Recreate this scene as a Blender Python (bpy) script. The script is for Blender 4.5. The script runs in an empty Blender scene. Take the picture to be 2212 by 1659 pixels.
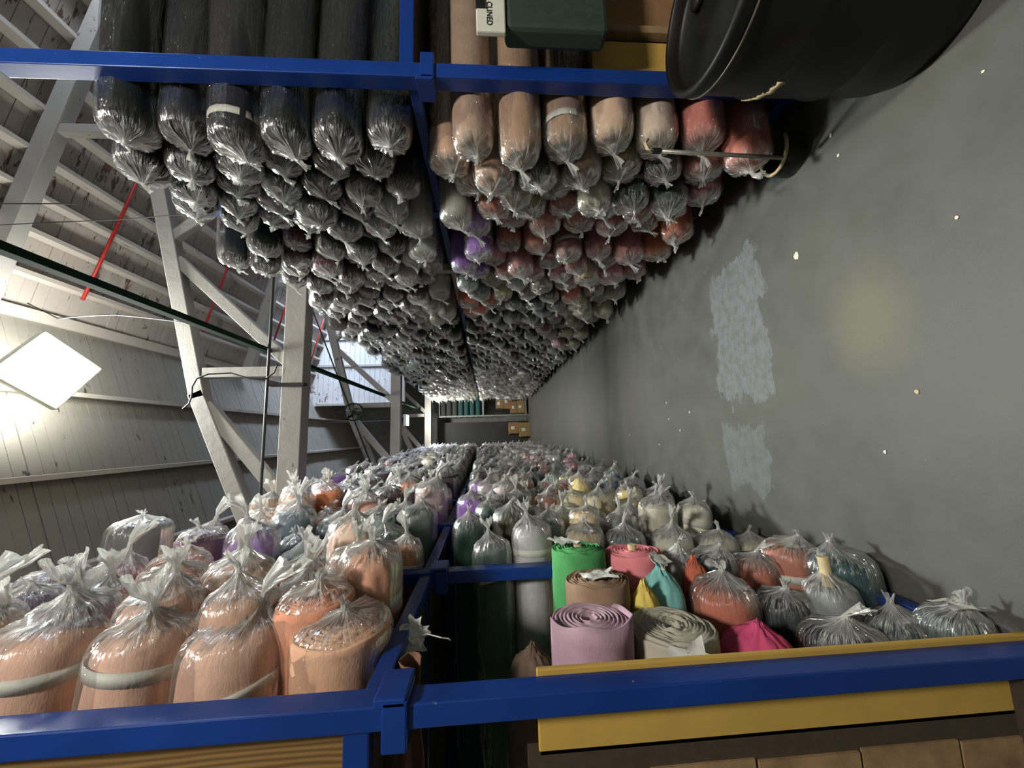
import bpy, bmesh, math, random
import numpy as np
from mathutils import Vector, Matrix, Euler, noise

random.seed(7)
RNG = np.random.RandomState(7)
SC = bpy.context.scene
COL = SC.collection
PI = math.pi

# ------------------------------------------------------------------ camera
# The photograph lies on its side: world up points to the left of the frame.
FPX, CX, CY, EYE = 800.0, 1106.0, 829.5, 1.65

def cam_axes():
    f = FPX
    y = np.array([(1055 - CX) / f, -(940 - CY) / f, -1.0]); y /= np.linalg.norm(y)
    d = np.array([(12760 - CX) / f, -(587 - CY) / f, -1.0]); d /= np.linalg.norm(d)
    z = -d; z = z - y * (z @ y); z /= np.linalg.norm(z)
    x = np.cross(y, z)
    return np.array([x, y, z])            # world <- camera
RC = cam_axes()

def at(px, py, ax, val):
    """point where the sight line through a pixel meets a world plane"""
    d = RC @ np.array([(px - CX) / FPX, -(py - CY) / FPX, -1.0])
    i = 'XYZ'.index(ax)
    o = np.array([0, 0, EYE])
    return Vector(o + d * ((val - o[i]) / d[i]))

def proj(p):
    c = RC.T @ (np.array(p, float) - [0, 0, EYE])
    return CX + FPX * c[0] / -c[2], CY - FPX * c[1] / -c[2]

cam = bpy.data.cameras.new('camera'); cam_o = bpy.data.objects.new('camera', cam); COL.objects.link(cam_o)
cam.sensor_fit = 'HORIZONTAL'; cam.sensor_width = 36.0; cam.lens = 36.0 * FPX / 2212
cam.clip_start = 0.05; cam.clip_end = 100
m4 = Matrix([[*RC[0], 0], [*RC[1], 0], [*RC[2], EYE], [0, 0, 0, 1]])
cam_o.matrix_world = m4
SC.camera = cam_o

# ------------------------------------------------------------------ light, world, exposure
world = bpy.data.worlds.new('world'); SC.world = world; world.use_nodes = True
world.node_tree.nodes['Background'].inputs[0].default_value = (0.62, 0.72, 1.0, 1)
world.node_tree.nodes['Background'].inputs[1].default_value = 0.6
SC.view_settings.view_transform = 'Standard'; SC.view_settings.look = 'None'
SC.view_settings.exposure = 0.0; SC.view_settings.gamma = 1.0
SC.view_settings.use_curve_mapping = False
SC.cycles.transparent_max_bounces = 8
SC.cycles.max_bounces = 5
SC.cycles.use_adaptive_sampling = True
SC.cycles.adaptive_threshold = .06
SC.cycles.diffuse_bounces = 2
SC.cycles.glossy_bounces = 2
SC.cycles.caustics_reflective = False; SC.cycles.caustics_refractive = False

def area(name, loc, target, sx, sy, power, color, spread=PI):
    l = bpy.data.lights.new(name, 'AREA'); l.shape = 'RECTANGLE'; l.size = sx; l.size_y = sy
    l.energy = power; l.color = color; l.spread = spread
    o = bpy.data.objects.new(name, l); COL.objects.link(o); o.location = loc
    o.rotation_euler = (Vector(target) - Vector(loc)).to_track_quat('-Z', 'Y').to_euler()
    return o
LAMP = at(110, 800, 'Z', 6.55)
LAMP2 = at(880, 908, 'Y', 13.2)
area('lamp_light', LAMP - Vector((0, .02, .1)), (0.35, 2.0, 0), .55, .55, 390, (0.97, 1.0, 0.93))
area('lamp_uplight', LAMP + Vector((0, 0, .2)), LAMP + Vector((.3, 0, 2)), .55, .55, 105, (0.97, 1.0, 0.96))
area('far_lamp_light', LAMP2 - Vector((0, 0, .12)), (0.6, 13.3, 0), .3, .3, 125, (1.0, 0.98, 0.92))
# lamp over the photographer's own stretch of the aisle
area('rear_lamp_light', (1.1, -1.2, 4.9), (0.9, 1.4, 0.6), .5, .5, 190, (1.0, 0.96, 0.88))
# daylight through the high side windows
area('window_light_near', (6.9, 4.2, 6.1), (0.5, 5.5, 5.6), 6.0, .9, 150, (0.74, 0.84, 1.0))
area('window_light_far', (6.9, 10.9, 6.1), (2.8, 12.6, 6.5), 3.4, .9, 420, (0.60, 0.74, 1.0), 2.0)

# ------------------------------------------------------------------ helpers
def tag(o, label=None, cat=None, group=None, kind=None):
    if label: o['label'] = label
    if cat: o['category'] = cat
    if group: o['group'] = group
    if kind: o['kind'] = kind
    return o

def new_mesh(name, verts, faces, mats, fmat=None, smooth=True):
    me = bpy.data.meshes.new(name)
    me.from_pydata([tuple(v) for v in verts], [], faces)
    for m in (mats if isinstance(mats, (list, tuple)) else [mats]): me.materials.append(m)
    if fmat is not None: me.polygons.foreach_set('material_index', fmat)
    if smooth: me.polygons.foreach_set('use_smooth', [True] * len(me.polygons))
    me.update()
    return me

def obj(name, me, parent=None, loc=None, rot=None):
    o = bpy.data.objects.new(name, me); COL.objects.link(o)
    if parent: o.parent = parent
    if loc is not None: o.location = loc
    if rot is not None: o.rotation_euler = rot
    return o

def empty(name, loc=(0, 0, 0)):
    o = bpy.data.objects.new(name, None); COL.objects.link(o); o.location = loc
    o.empty_display_size = .1
    return o

class MB:
    """collects boxes, beams, tubes and lathes into one mesh"""
    def __init__(s): s.v = []; s.f = []
    def add(s, vs, fs):
        n = len(s.v); s.v += [tuple(v) for v in vs]; s.f += [tuple(i + n for i in f) for f in fs]; return s
    def box(s, a, b):
        x0, y0, z0 = a; x1, y1, z1 = b
        return s.add([(x0, y0, z0), (x1, y0, z0), (x1, y1, z0), (x0, y1, z0), (x0, y0, z1), (x1, y0, z1), (x1, y1, z1), (x0, y1, z1)],
                     [(0, 3, 2, 1), (4, 5, 6, 7), (0, 1, 5, 4), (1, 2, 6, 5), (2, 3, 7, 6), (3, 0, 4, 7)])
    def beam(s, a, b, w, h, up=(0, 0, 1)):
        a = Vector(a); b = Vector(b); d = (b - a).normalized(); up = Vector(up)
        if abs(d.dot(up)) > .99: up = Vector((0, 1, 0))
        sd = d.cross(up).normalized(); u = sd.cross(d).normalized()
        vs = []
        for p in (a, b):
            for sx, sz in ((-1, -1), (1, -1), (1, 1), (-1, 1)): vs.append(p + sd * (sx * w / 2) + u * (sz * h / 2))
        return s.add(vs, [(0, 1, 2, 3), (7, 6, 5, 4), (0, 4, 5, 1), (1, 5, 6, 2), (2, 6, 7, 3), (3, 7, 4, 0)])
    def tube(s, pts, r, n=8):
        pts = [Vector(p) for p in pts]; k0 = len(s.v); fs = []
        for i, p in enumerate(pts):
            d = (pts[min(i + 1, len(pts) - 1)] - pts[max(i - 1, 0)]).normalized()
            ref = Vector((0, 0, 1)) if abs(d.z) < .9 else Vector((1, 0, 0))
            sd = d.cross(ref).normalized(); u = sd.cross(d)
            rr = r[i] if isinstance(r, (list, tuple)) else r
            for k in range(n):
                a = 2 * PI * k / n; s.v.append(tuple(p + (sd * math.cos(a) + u * math.sin(a)) * rr))
        for i in range(len(pts) - 1):
            for k in range(n):
                k2 = (k + 1) % n
                s.f.append((k0 + i * n + k, k0 + i * n + k2, k0 + (i + 1) * n + k2, k0 + (i + 1) * n + k))
        s.f.append(tuple(k0 + k for k in reversed(range(n)))); s.f.append(tuple(k0 + (len(pts) - 1) * n + k for k in range(n)))
        return s
    def lathe(s, prof, c, n=48):
        k0 = len(s.v)
        for r, z in prof:
            for k in range(n):
                a = 2 * PI * k / n; s.v.append((c[0] + r * math.cos(a), c[1] + r * math.sin(a), c[2] + z))
        for i in range(len(prof) - 1):
            for k in range(n):
                k2 = (k + 1) % n
                s.f.append((k0 + i * n + k, k0 + i * n + k2, k0 + (i + 1) * n + k2, k0 + (i + 1) * n + k))
        return s
    def build(s, name, mat, parent=None, smooth=False, bevel=0, loc=None):
        me = new_mesh(name, s.v, s.f, mat, smooth=smooth)
        o = obj(name, me, parent, loc)
        if bevel:
            b = o.modifiers.new('bevel', 'BEVEL'); b.width = bevel; b.segments = 2; b.limit_method = 'ANGLE'
        return o

# ------------------------------------------------------------------ materials
def srgb(c):
    return tuple((x / 255 / 12.92 if x / 255 <= .04045 else ((x / 255 + .055) / 1.055) ** 2.4) for x in c)

class NT:
    def __init__(s, name):
        s.m = bpy.data.materials.new(name); s.m.use_nodes = True
        s.t = s.m.node_tree; s.t.nodes.clear()
        s.out = s.n('ShaderNodeOutputMaterial')
    def n(s, typ, ins=None, **kw):
        nd = s.t.nodes.new(typ)
        for k, v in kw.items(): setattr(nd, k, v)
        for k, v in (ins or {}).items(): s.set(nd.inputs[k], v)
        return nd
    def set(s, inp, v):
        if isinstance(v, bpy.types.NodeSocket): s.t.links.new(v, inp)
        elif isinstance(v, bpy.types.Node): s.t.links.new(v.outputs[0], inp)
        else: inp.default_value = v
    def math(s, op, a, b=0.0, clamp=False):
        nd = s.n('ShaderNodeMath', {0: a, 1: b}, operation=op); nd.use_clamp = clamp; return nd.outputs[0]
    def noise(s, vec, scale, detail=4, rough=.55, dist=0.0):
        return s.n('ShaderNodeTexNoise', {'Vector': vec, 'Scale': scale, 'Detail': detail, 'Roughness': rough, 'Distortion': dist}).outputs['Fac']
    def ramp(s, fac, stops):
        r = s.n('ShaderNodeValToRGB', {0: fac}); e = r.color_ramp.elements
        while len(e) < len(stops): e.new(.5)
        for i, (p, c) in enumerate(stops):
            e[i].position = p; e[i].color = (*c, 1) if len(c) == 3 else c
        return r.outputs[0]
    def mix(s, fac, a, b):
        nd = s.n('ShaderNodeMix', data_type='RGBA')
        s.set(nd.inputs[0], fac)
        for i, v in ((6, a), (7, b)):
            if isinstance(v, tuple) and len(v) == 3: v = (*v, 1)
            s.set(nd.inputs[i], v)
        return nd.outputs[2]
    def map(s, vec, scale=(1, 1, 1), loc=(0, 0, 0), rot=(0, 0, 0)):
        return s.n('ShaderNodeMapping', {'Vector': vec, 'Scale': scale, 'Location': loc, 'Rotation': rot}).outputs[0]
    def coord(s, which='Object'):
        return s.n('ShaderNodeTexCoord').outputs[which]
    def pos(s): return s.n('ShaderNodeNewGeometry').outputs['Position']
    def bsdf(s, color, rough=.6, metal=0.0, bump=None, bstr=.3, bdist=.01, spec=.5, **extra):
        if isinstance(color, tuple) and len(color) == 3: color = (*color, 1)
        b = s.n('ShaderNodeBsdfPrincipled', {'Base Color': color, 'Roughness': rough, 'Metallic': metal, 'Specular IOR Level': spec, **extra})
        if bump is not None:
            bm = s.n('ShaderNodeBump', {'Height': bump, 'Strength': bstr, 'Distance': bdist}); s.set(b.inputs['Normal'], bm)
        return b
    def done(s, sh):
        s.t.links.new(sh.outputs[0] if isinstance(sh, bpy.types.Node) else sh, s.out.inputs[0]); return s.m

def simple(name, c, rough=.6, metal=0.0, nscale=30, var=.15, bstr=.2, spec=.5):
    t = NT(name); p = t.pos(); nz = t.noise(p, nscale)
    c = srgb(c)
    col = t.mix(t.ramp(nz, [(.3, (0, 0, 0)), (.7, (1, 1, 1))]), tuple(x * (1 - var) for x in c), tuple(min(1, x * (1 + var)) for x in c))
    return t.done(t.bsdf(col, rough, metal, bump=nz, bstr=bstr, bdist=.003, spec=spec))

def fabric_mat(name, attr):
    t = NT(name)
    if attr: c = t.n('ShaderNodeAttribute', attribute_name='tint').outputs['Color']
    else: c = t.n('ShaderNodeObjectInfo').outputs['Color']
    p = t.coord('Object')
    n1 = t.noise(p, 14, 3); n2 = t.noise(t.map(p, (60, 260, 260)), 1.0, 2)
    h = t.n('ShaderNodeHueSaturation', {'Color': c, 'Saturation': .88, 'Value': t.math('ADD', t.math('MULTIPLY', n1, .5), .75)}).outputs[0]
    b = t.bsdf(h, .92, bump=t.math('ADD', n1, t.math('MULTIPLY', n2, .3)), bstr=.35, bdist=.008, spec=.15)
    return t.done(b)
M_FAB = fabric_mat('fabric', False); M_FABV = fabric_mat('fabric_mass', True)

def bag_mat():
    t = NT('clear_plastic_film')
    g = t.n('ShaderNodeAttribute', attribute_name='gather').outputs['Fac']
    v = t.n('ShaderNodeAttribute', attribute_name='streak').outputs['Vector']
    st = t.noise(t.map(v, (5, 5, 2.2)), 1.0, 4, .6, .4)
    st2 = t.noise(t.map(v, (13, 13, 3)), 1.0, 3, .6, .3)
    def ridge(n_, w): return t.math('POWER', t.math('SUBTRACT', 1.0, t.math('MULTIPLY', t.math('ABSOLUTE', t.math('SUBTRACT', n_, .5)), w), clamp=True), 1.5)
    r1_, r2_ = ridge(st, 30), ridge(st2, 17)
    gm = t.ramp(g, [(.0, (0, 0, 0)), (.30, (1, 1, 1))])
    lo = t.n('ShaderNodeAttribute', attribute_name='haze').outputs['Fac']
    gg = t.math('POWER', g, 3.2)
    f = t.math('ADD', t.math('MULTIPLY', gg, .8), t.math('ADD', t.math('MULTIPLY', lo, .10), .004))
    f = t.math('ADD', f, t.math('MULTIPLY', r1_, t.math('ADD', t.math('MULTIPLY', gm, .80), .012)))
    f = t.math('ADD', f, t.math('MULTIPLY', r2_, t.math('ADD', t.math('MULTIPLY', gm, .60), .002)))
    pt = t.ramp(t.noise(t.coord('Object'), 9, 3), [(.5, (0, 0, 0)), (.75, (1, 1, 1))])
    f = t.math('MINIMUM', t.math('ADD', f, t.math('MULTIPLY', t.math('MULTIPLY', pt, gm), .18)), .93)
    hgt = t.math('ADD', t.math('ADD', st, t.math('MULTIPLY', st2, .6)), t.math('MULTIPLY', r1_, .25))
    bm = t.n('ShaderNodeBump', {'Height': hgt, 'Strength': .75, 'Distance': .010})
    tr = t.n('ShaderNodeBsdfTransparent', {'Color': (.95, .95, .95, 1)})
    df = t.n('ShaderNodeBsdfDiffuse', {'Color': (.86, .87, .83, 1), 'Normal': bm})
    tl = t.n('ShaderNodeBsdfTranslucent', {'Color': (.86, .87, .83, 1), 'Normal': bm})
    wh = t.n('ShaderNodeMixShader', {0: .35, 1: df.outputs[0], 2: tl.outputs[0]})
    base = t.n('ShaderNodeMixShader', {0: f, 1: tr.outputs[0], 2: wh.outputs[0]})
    gl = t.n('ShaderNodeBsdfAnisotropic' if False else 'ShaderNodeBsdfGlossy', {'Color': (1, 1, 1, 1), 'Roughness': .11, 'Normal': bm})
    fr = t.n('ShaderNodeFresnel', {'IOR': 1.45})
    fac = t.math('MINIMUM', t.math('ADD', t.math('MULTIPLY', fr.outputs[0], .6), .0), .4)
    return t.done(t.n('ShaderNodeMixShader', {0: fac, 1: base.outputs[0], 2: gl.outputs[0]}))
M_BAG = bag_mat()

def paper_mat():
    t = NT('white_paper'); p = t.coord('Object')
    ln = t.noise(t.map(p, (1, 18, 160)), 1.0, 1)
    ink = t.ramp(ln, [(.60, (0, 0, 0)), (.66, (1, 1, 1))])
    col = t.mix(t.math('MULTIPLY', ink, .22), (.74, .75, .70), (.12, .13, .16))
    return t.done(t.bsdf(col, .65, bump=t.noise(p, 25), bstr=.3, bdist=.004))
M_PAPER = paper_mat()
M_TAPE = simple('paper_tape', (214, 212, 200), .6, nscale=20, var=.06)
M_CORE = simple('cardboard_core', (196, 178, 140), .85)

def blue_mat():
    t = NT('blue_enamel_paint'); p = t.pos()
    n1 = t.noise(p, 3.0, 3); chips = t.noise(t.map(p, (1, 1, .7)), 22, 4, .6)
    mask = t.math('MULTIPLY', t.ramp(chips, [(.70, (0, 0, 0)), (.725, (1, 1, 1))]), t.ramp(t.noise(p, 4), [(.5, (0, 0, 0)), (.6, (1, 1, 1))]))
    col = t.mix(t.ramp(n1, [(.3, (0, 0, 0)), (.7, (1, 1, 1))]), srgb((16, 50, 118)), srgb((22, 60, 138)))
    col = t.mix(mask, col, srgb((150, 150, 148)))
    return t.done(t.bsdf(col, .30, bump=t.noise(p, 60, 2), bstr=.06, bdist=.003))
M_BLUE = blue_mat()
M_GREYPAINT = simple('grey_steel_paint', (128, 130, 122), .45, nscale=15, var=.2)
M_WHITESTEEL = simple('cream_steel_paint', (190, 190, 172), .45, nscale=15, var=.12)
M_RED = simple('red_pipe_paint', (176, 40, 34), .5)
M_GREEN = simple('green_beam_paint', (30, 52, 42), .9, nscale=12, spec=.08)
M_DARK = simple('dark_iron', (40, 40, 38), .6)
M_BLACKP = simple('black_rubber', (24, 24, 24), .5)

def timber_mat(name, white, bare, amount, axis=(1, 1, 1), scale=6, rough=.7):
    t = NT(name); p = t.pos()
    nz = t.noise(t.map(p, axis), scale, 8, .68, .4)
    big = t.noise(p, 1.1, 2)
    k = t.math('ADD', nz, t.math('MULTIPLY', t.math('SUBTRACT', big, .5), .35))
    m = t.ramp(k, [(amount, (0, 0, 0)), (amount + .03, (1, 1, 1))])
    tone = t.mix(t.noise(p, 3.3, 3), tuple(c * .86 for c in srgb(white)), srgb(white))
    wood = t.mix(t.noise(t.map(p, axis), scale * 3, 3), tuple(c * .6 for c in srgb(bare)), srgb(bare))
    return t.done(t.bsdf(t.mix(m, tone, wood), rough, bump=t.math('SUBTRACT', nz, t.math('MULTIPLY', m, .4)), bstr=.5, bdist=.01))
M_TRUSS = timber_mat('white_painted_timber', (178, 173, 166), (108, 90, 78), .66, (1.5, 1.5, 1.5), 5)
M_PURLIN = timber_mat('flaking_white_purlin_paint', (206, 196, 184), (128, 104, 88), .66, (2, .5, 2), 6)
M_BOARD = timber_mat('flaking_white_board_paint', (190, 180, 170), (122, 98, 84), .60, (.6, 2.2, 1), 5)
M_BOARDL = timber_mat('greyer_white_board_paint', (146, 140, 128), (80, 76, 72), .66, (.6, 2.2, 1), 5)  # left slope boards: a darker, greyer white
M_WALLP = simple('painted_wall', (120, 120, 114), .85, nscale=4, var=.2)

def ply_mat():
    t = NT('pine_plywood'); p = t.pos()
    w = t.n('ShaderNodeTexWave', {'Vector': t.map(p, (9, 9, 1.2)), 'Scale': 2.2, 'Distortion': 7.0, 'Detail': 2.0, 'Detail Scale': .8}).outputs['Fac']
    return t.done(t.bsdf(t.mix(w, srgb((100, 74, 40)), srgb((142, 110, 62))), .55, bump=w, bstr=.1, bdist=.002))
M_PLY = ply_mat()
M_YELLOW = simple('mustard_paint', (196, 160, 78), .6, nscale=9, var=.07)
M_TAN = simple('tan_clay', (146, 118, 84), .85, nscale=14, var=.30)
M_MORTAR = simple('dark_mortar', (66, 54, 40), .95)
M_CARTON = simple('brown_carton', (142, 108, 70), .85, nscale=8, var=.15)
M_GREENCARD = simple('dark_green_card', (44, 60, 46), .7)
M_DECK = simple('dark_wood_deck', (58, 48, 38), .85)

def concrete_mat():
    t = NT('grey_painted_concrete'); p = t.pos()
    big = t.noise(p, .7, 3, .6); mid = t.noise(p, 5, 5); fine = t.noise(p, 140, 2)
    col = t.mix(t.ramp(big, [(.3, (0, 0, 0)), (.72, (1, 1, 1))]), srgb((71, 73, 69)), srgb((87, 87, 78)))
    col = t.mix(t.math('MULTIPLY', t.ramp(mid, [(.35, (0, 0, 0)), (.75, (1, 1, 1))]), .25), col, srgb((120, 122, 120)))
    # olive stain, a worn shape of its own
    def blob(cx, cy, rx, ry, soft, dist=.35, ns=5.0):
        d = t.map(p, (1 / rx, 1 / ry, 0), (-cx / rx, -cy / ry, 0))
        l = t.n('ShaderNodeVectorMath', {0: d}, operation='LENGTH').outputs['Value']
        l = t.math('ADD', l, t.math('MULTIPLY', t.math('SUBTRACT', t.noise(p, ns, 6, .65), .5), dist * 2))
        return t.ramp(l, [(max(0, 1 - soft), (1, 1, 1)), (1.0, (0, 0, 0))])
    col = t.mix(t.math('MULTIPLY', blob(.45, 1.45, .30, .22, .7, .3, 3), .35), col, srgb((128, 126, 94)))
    def patch(x0, x1, y0, y1, dist, ns):
        sx = t.n('ShaderNodeSeparateXYZ', {0: p}); w = t.math('MULTIPLY', t.math('SUBTRACT', t.noise(t.map(p, (.8, 1.3, 1)), ns, 7, .7), .5), dist)
        ax = t.math('SUBTRACT', (x1 - x0) / 2, t.math('ABSOLUTE', t.math('SUBTRACT', t.math('ADD', sx.outputs[0], t.math('MULTIPLY', w, 1.5)), (x0 + x1) / 2)))
        ay = t.math('SUBTRACT', (y1 - y0) / 2, t.math('ABSOLUTE', t.math('SUBTRACT', t.math('ADD', sx.outputs[1], w), (y0 + y1) / 2)))
        e = t.math('MINIMUM', ax, ay)
        base = t.ramp(t.math('MULTIPLY', e, 40), [(0, (0, 0, 0)), (.5, (1, 1, 1))])
        worn = t.ramp(t.noise(t.map(p, (1.0, 1.6, 1)), 14, 8, .72), [(.40, (0, 0, 0)), (.56, (1, 1, 1))])
        return t.math('MULTIPLY', base, t.math('ADD', t.math('MULTIPLY', worn, .6), .4))
    blue = srgb((124, 130, 138))
    col = t.mix(t.math('MULTIPLY', patch(.20, 1.12, 2.02, 2.52, .42, 5), .60), col, blue)
    col = t.mix(t.math('MULTIPLY', patch(-.40, .02, 2.12, 2.52, .30, 6), .42), col, blue)
    # worn flecks along the aisle
    sx = t.n('ShaderNodeSeparateXYZ', {0: p})
    fl = t.ramp(t.noise(t.map(p, (1.4, .8, 1)), 26, 6, .75), [(.66, (0, 0, 0)), (.70, (1, 1, 1))])
    band = t.ramp(t.noise(p, 1.1, 2), [(.5, (0, 0, 0)), (.62, (1, 1, 1))])
    far = t.math('MULTIPLY', t.math('GREATER_THAN', sx.outputs[1], 2.4), band)
    col = t.mix(t.math('MULTIPLY', t.math('MULTIPLY', fl, far), .8), col, srgb((190, 190, 182)))
    sp = t.ramp(t.noise(p, 75, 2, .5), [(.795, (0, 0, 0)), (.81, (1, 1, 1))])
    col = t.mix(sp, col, srgb((206, 206, 196)))
    b = t.bsdf(col, t.math('ADD', t.math('MULTIPLY', mid, .25), .42), bump=t.math('ADD', fine, t.math('MULTIPLY', mid, 2)), bstr=.12, bdist=.003, spec=.4)
    return t.done(b)
M_CONC = concrete_mat()

def drum_mat():
    t = NT('black_drum_plastic'); p = t.pos()
    n = t.noise(p, 9, 4)
    return t.done(t.bsdf(t.mix(n, srgb((16, 16, 16)), srgb((25, 25, 24))), t.math('ADD', t.math('MULTIPLY', n, .2), .36), bump=n, bstr=.05, bdist=.01, spec=.3))
M_DRUM = drum_mat()

def emit(name, c, s):
    t = NT(name); return t.done(t.n('ShaderNodeEmission', {'Color': (*c, 1), 'Strength': s}))
M_LAMP = emit('lit_lamp_panel', (.95, 1.0, .97), 26)
M_LAMP2 = emit('lit_far_lamp_panel', (1.0, 1.0, .95), 14)

# ------------------------------------------------------------------ structure
XL, XR, YB, YE = -4.6, 7.2, -3.0, 15.9
RIDGE = (1.80, 7.85); EAVE_R = (XR, 6.62); EAVE_L = (XL, 5.35)
def roof_z(x):
    if x > RIDGE[0]: return RIDGE[1] + (EAVE_R[1] - RIDGE[1]) * (x - RIDGE[0]) / (EAVE_R[0] - RIDGE[0])
    return RIDGE[1] + (EAVE_L[1] - RIDGE[1]) * (RIDGE[0] - x) / (RIDGE[0] - EAVE_L[0])

fl = MB().box((XL, YB, -.12), (XR, YE, 0)).build('floor', M_CONC); tag(fl, 'grey worn concrete floor of the aisle', kind='structure')
tag(MB().box((XL - .15, YB, 0), (XL, YE, 5.4)).build('wall_left', M_WALLP), kind='structure')
tag(MB().box((XL, YE, 0), (XR, YE + .15, 8.2)).build('wall_end', M_WALLP), kind='structure')
tag(MB().box((XL, YB - .15, 0), (XR, YB, 8.2)).build('wall_back', M_WALLP), kind='structure')
wr = MB()
wr.box((XR, YB, 0), (XR + .15, YE, 5.6)); wr.box((XR, YB, 6.55), (XR + .15, YE, 6.75))
for y0, y1 in ((YB, 1.0), (7.4, 9.2), (14.6, YE)): wr.box((XR, y0, 5.6), (XR + .15, y1, 6.55))
tag(wr.build('wall_right', M_WALLP), kind='structure')
def glass_mat():
    t = NT('window_glass'); tr = t.n('ShaderNodeBsdfTransparent', {'Color': (.9, .95, 1, 1)}); g = t.n('ShaderNodeBsdfGlossy', {'Roughness': .05})
    return t.done(t.n('ShaderNodeMixShader', {0: .08, 1: tr.outputs[0], 2: g.outputs[0]}))
M_GLASS = glass_mat()
for i, (y0, y1) in enumerate(((1.0, 7.4), (9.2, 14.6))):
    w = empty('window_%d' % (i + 1), (XR, (y0 + y1) / 2, 6.07)); tag(w, kind='structure')
    n = 5
    for k in range(n):
        a = y0 + (y1 - y0) * k / n; b = y0 + (y1 - y0) * (k + 1) / n
        c = (y0 + y1) / 2
        MB().box((.06, a - c + .03, -.44), (.07, b - c - .03, .44)).build('pane', M_GLASS, w)
        MB().box((.02, b - c - .03, -.47), (.12, b - c + .03, .47)).build('mullion', M_WHITESTEEL, w)

# ceiling: boards laid across the rafters, each one a plank of its own
ceil = empty('ceiling', (0, 0, 0)); tag(ceil, 'pitched timber roof lined with flaking white boards', kind='structure')
def slope_board(x0, x1, y0, y1, dz):
    z0, z1 = roof_z(x0), roof_z(x1); th = .02
    vs = [(x0, y0, z0 + dz), (x1, y0, z1 + dz), (x1, y1, z1 + dz), (x0, y1, z0 + dz),
          (x0, y0, z0 + dz + th), (x1, y0, z1 + dz + th), (x1, y1, z1 + dz + th), (x0, y1, z0 + dz + th)]
    return vs, [(0, 3, 2, 1), (4, 5, 6, 7), (0, 1, 5, 4), (1, 2, 6, 5), (2, 3, 7, 6), (3, 0, 4, 7)]
BW = .145
for side, (xa, xb), mat in (('r', (RIDGE[0], XR), M_BOARD), ('l', (XL, RIDGE[0]), M_BOARDL)):
    y = 3.2
    while y < 10.4:
        vs, fs = slope_board(xa, xb, y + .003, y + BW - .003, random.uniform(-.006, .006))
        MB().add(vs, fs).build('board', mat, ceil); y += BW
    mass = MB(); yy = y
    while yy < YE:
        mass.add(*slope_board(xa, xb, yy + .003, yy + BW - .003, random.uniform(-.006, .006))); yy += BW
    yy = YB
    while yy < 3.2 - .01:
        mass.add(*slope_board(xa, xb, yy + .006, min(yy + BW, 3.2) - .006, 0)); yy += BW
    o = mass.build('board', mat, ceil); tag(o, kind='stuff')
# boarded gable partition on the daylight side, beyond the second truss
part = empty('wall_gable', (4.2, 13.1, 4.7)); tag(part, kind='structure')
z = 4.7; M_GABLE = timber_mat('flaking_gable_paint', (214, 210, 204), (140, 118, 102), .60, (1, 1, 2), 5)
while z < 7.75:
    x1 = XR if z < 6.7 else min(XR, RIDGE[0] + (7.80 - z) / .228)
    if x1 > 1.4: MB().box((1.15 - 4.2, 0, z - 4.7 + .004), (x1 - 4.2, .02, z - 4.7 + .171)).build('board', M_GABLE, part)
    z += .175
for x in (1.2, 2.55, 3.5, 4.45, 5.8):
    MB().box((x - .035 - 4.2, -.05, -.1), (x + .035 - 4.2, 0, roof_z(x) - 4.78)).build('stud', M_TRUSS, part)
MB().box((1.15 - 4.2, -.09, -.16), (XR - 4.2, .05, 0)).build('rail', M_TRUSS, part)
MB().box((1.15 - 4.2, .02, -.1), (XR - 4.2, .05, 1.95)).build('backing', M_DARK, part)
# dark sarking above the boards so the joints read dark
for xa, xb in ((RIDGE[0], XR), (XL, RIDGE[0])):
    vs = [(xa, YB, roof_z(xa) + .04), (xb, YB, roof_z(xb) + .04), (xb, YE, roof_z(xb) + .04), (xa, YE, roof_z(xa) + .04),
          (xa, YB, roof_z(xa) + .12), (xb, YB, roof_z(xb) + .12), (xb, YE, roof_z(xb) + .12), (xa, YE, roof_z(xa) + .12)]
    MB().add(vs, [(0, 3, 2, 1), (4, 5, 6, 7), (0, 1, 5, 4), (1, 2, 6, 5), (2, 3, 7, 6), (3, 0, 4, 7)]).build('roof_cover', M_DARK, ceil)
for x in (1.80, 2.28, 2.80, 3.25, 3.72, 4.25, 4.8, 5.3, 5.9, .72, -.34, -1.4, -2.45, -3.5):
    w, h = (.15, .08) if x == 1.80 else (.06, .16)
    z = roof_z(x) - h / 2 - .008
    MB().box((x - w / 2, YB, z - h / 2), (x + w / 2, YE, z + h / 2)).build('purlin', M_PURLIN, ceil)

# trusses: rib under the roof, inclined chord, flat tie beam, struts and braces
def truss(Y, first):
    r = empty('roof_truss', (1.3, Y, 4.0))
    def mem(name, a, b, w, d, mat=M_TRUSS, dy=0):
        MB().beam((a[0] - 1.3, dy, a[1] - 4.0), (b[0] - 1.3, dy, b[1] - 4.0), d, w).build(name, mat, r, bevel=.008)
    xr, xl = 6.9, -4.4
    mem('rib', (xr, roof_z(xr) - .27), (1.8, 7.85 - .27), .22, .16)
    mem('chord', (6.4, 6.55), (.53, 5.03), .17, .14)
    mem('chord', (.60, 5.06), (-1.9, 3.95), .17, .14)
    mem('tie_beam', (xr, 3.95), (xl, 3.95), .24, .20)
    mem('strut', (4.0, 6.2), (4.0, 7.05), .11, .12)
    mem('strut', (.83, 5.0), (.83, 4.09), .13, .12)
    mem('brace', (2.25, 5.42), (.95, 4.05), .13, .10)
    mem('brace', (.45, 4.95), (-.62, 4.05), .15, .10)
    mem('brace', (2.55, 5.5), (3.35, 4.6), .12, .10)
    mem('strut', (3.9, 5.9), (3.9, 4.09), .12, .12)
    return r
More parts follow.
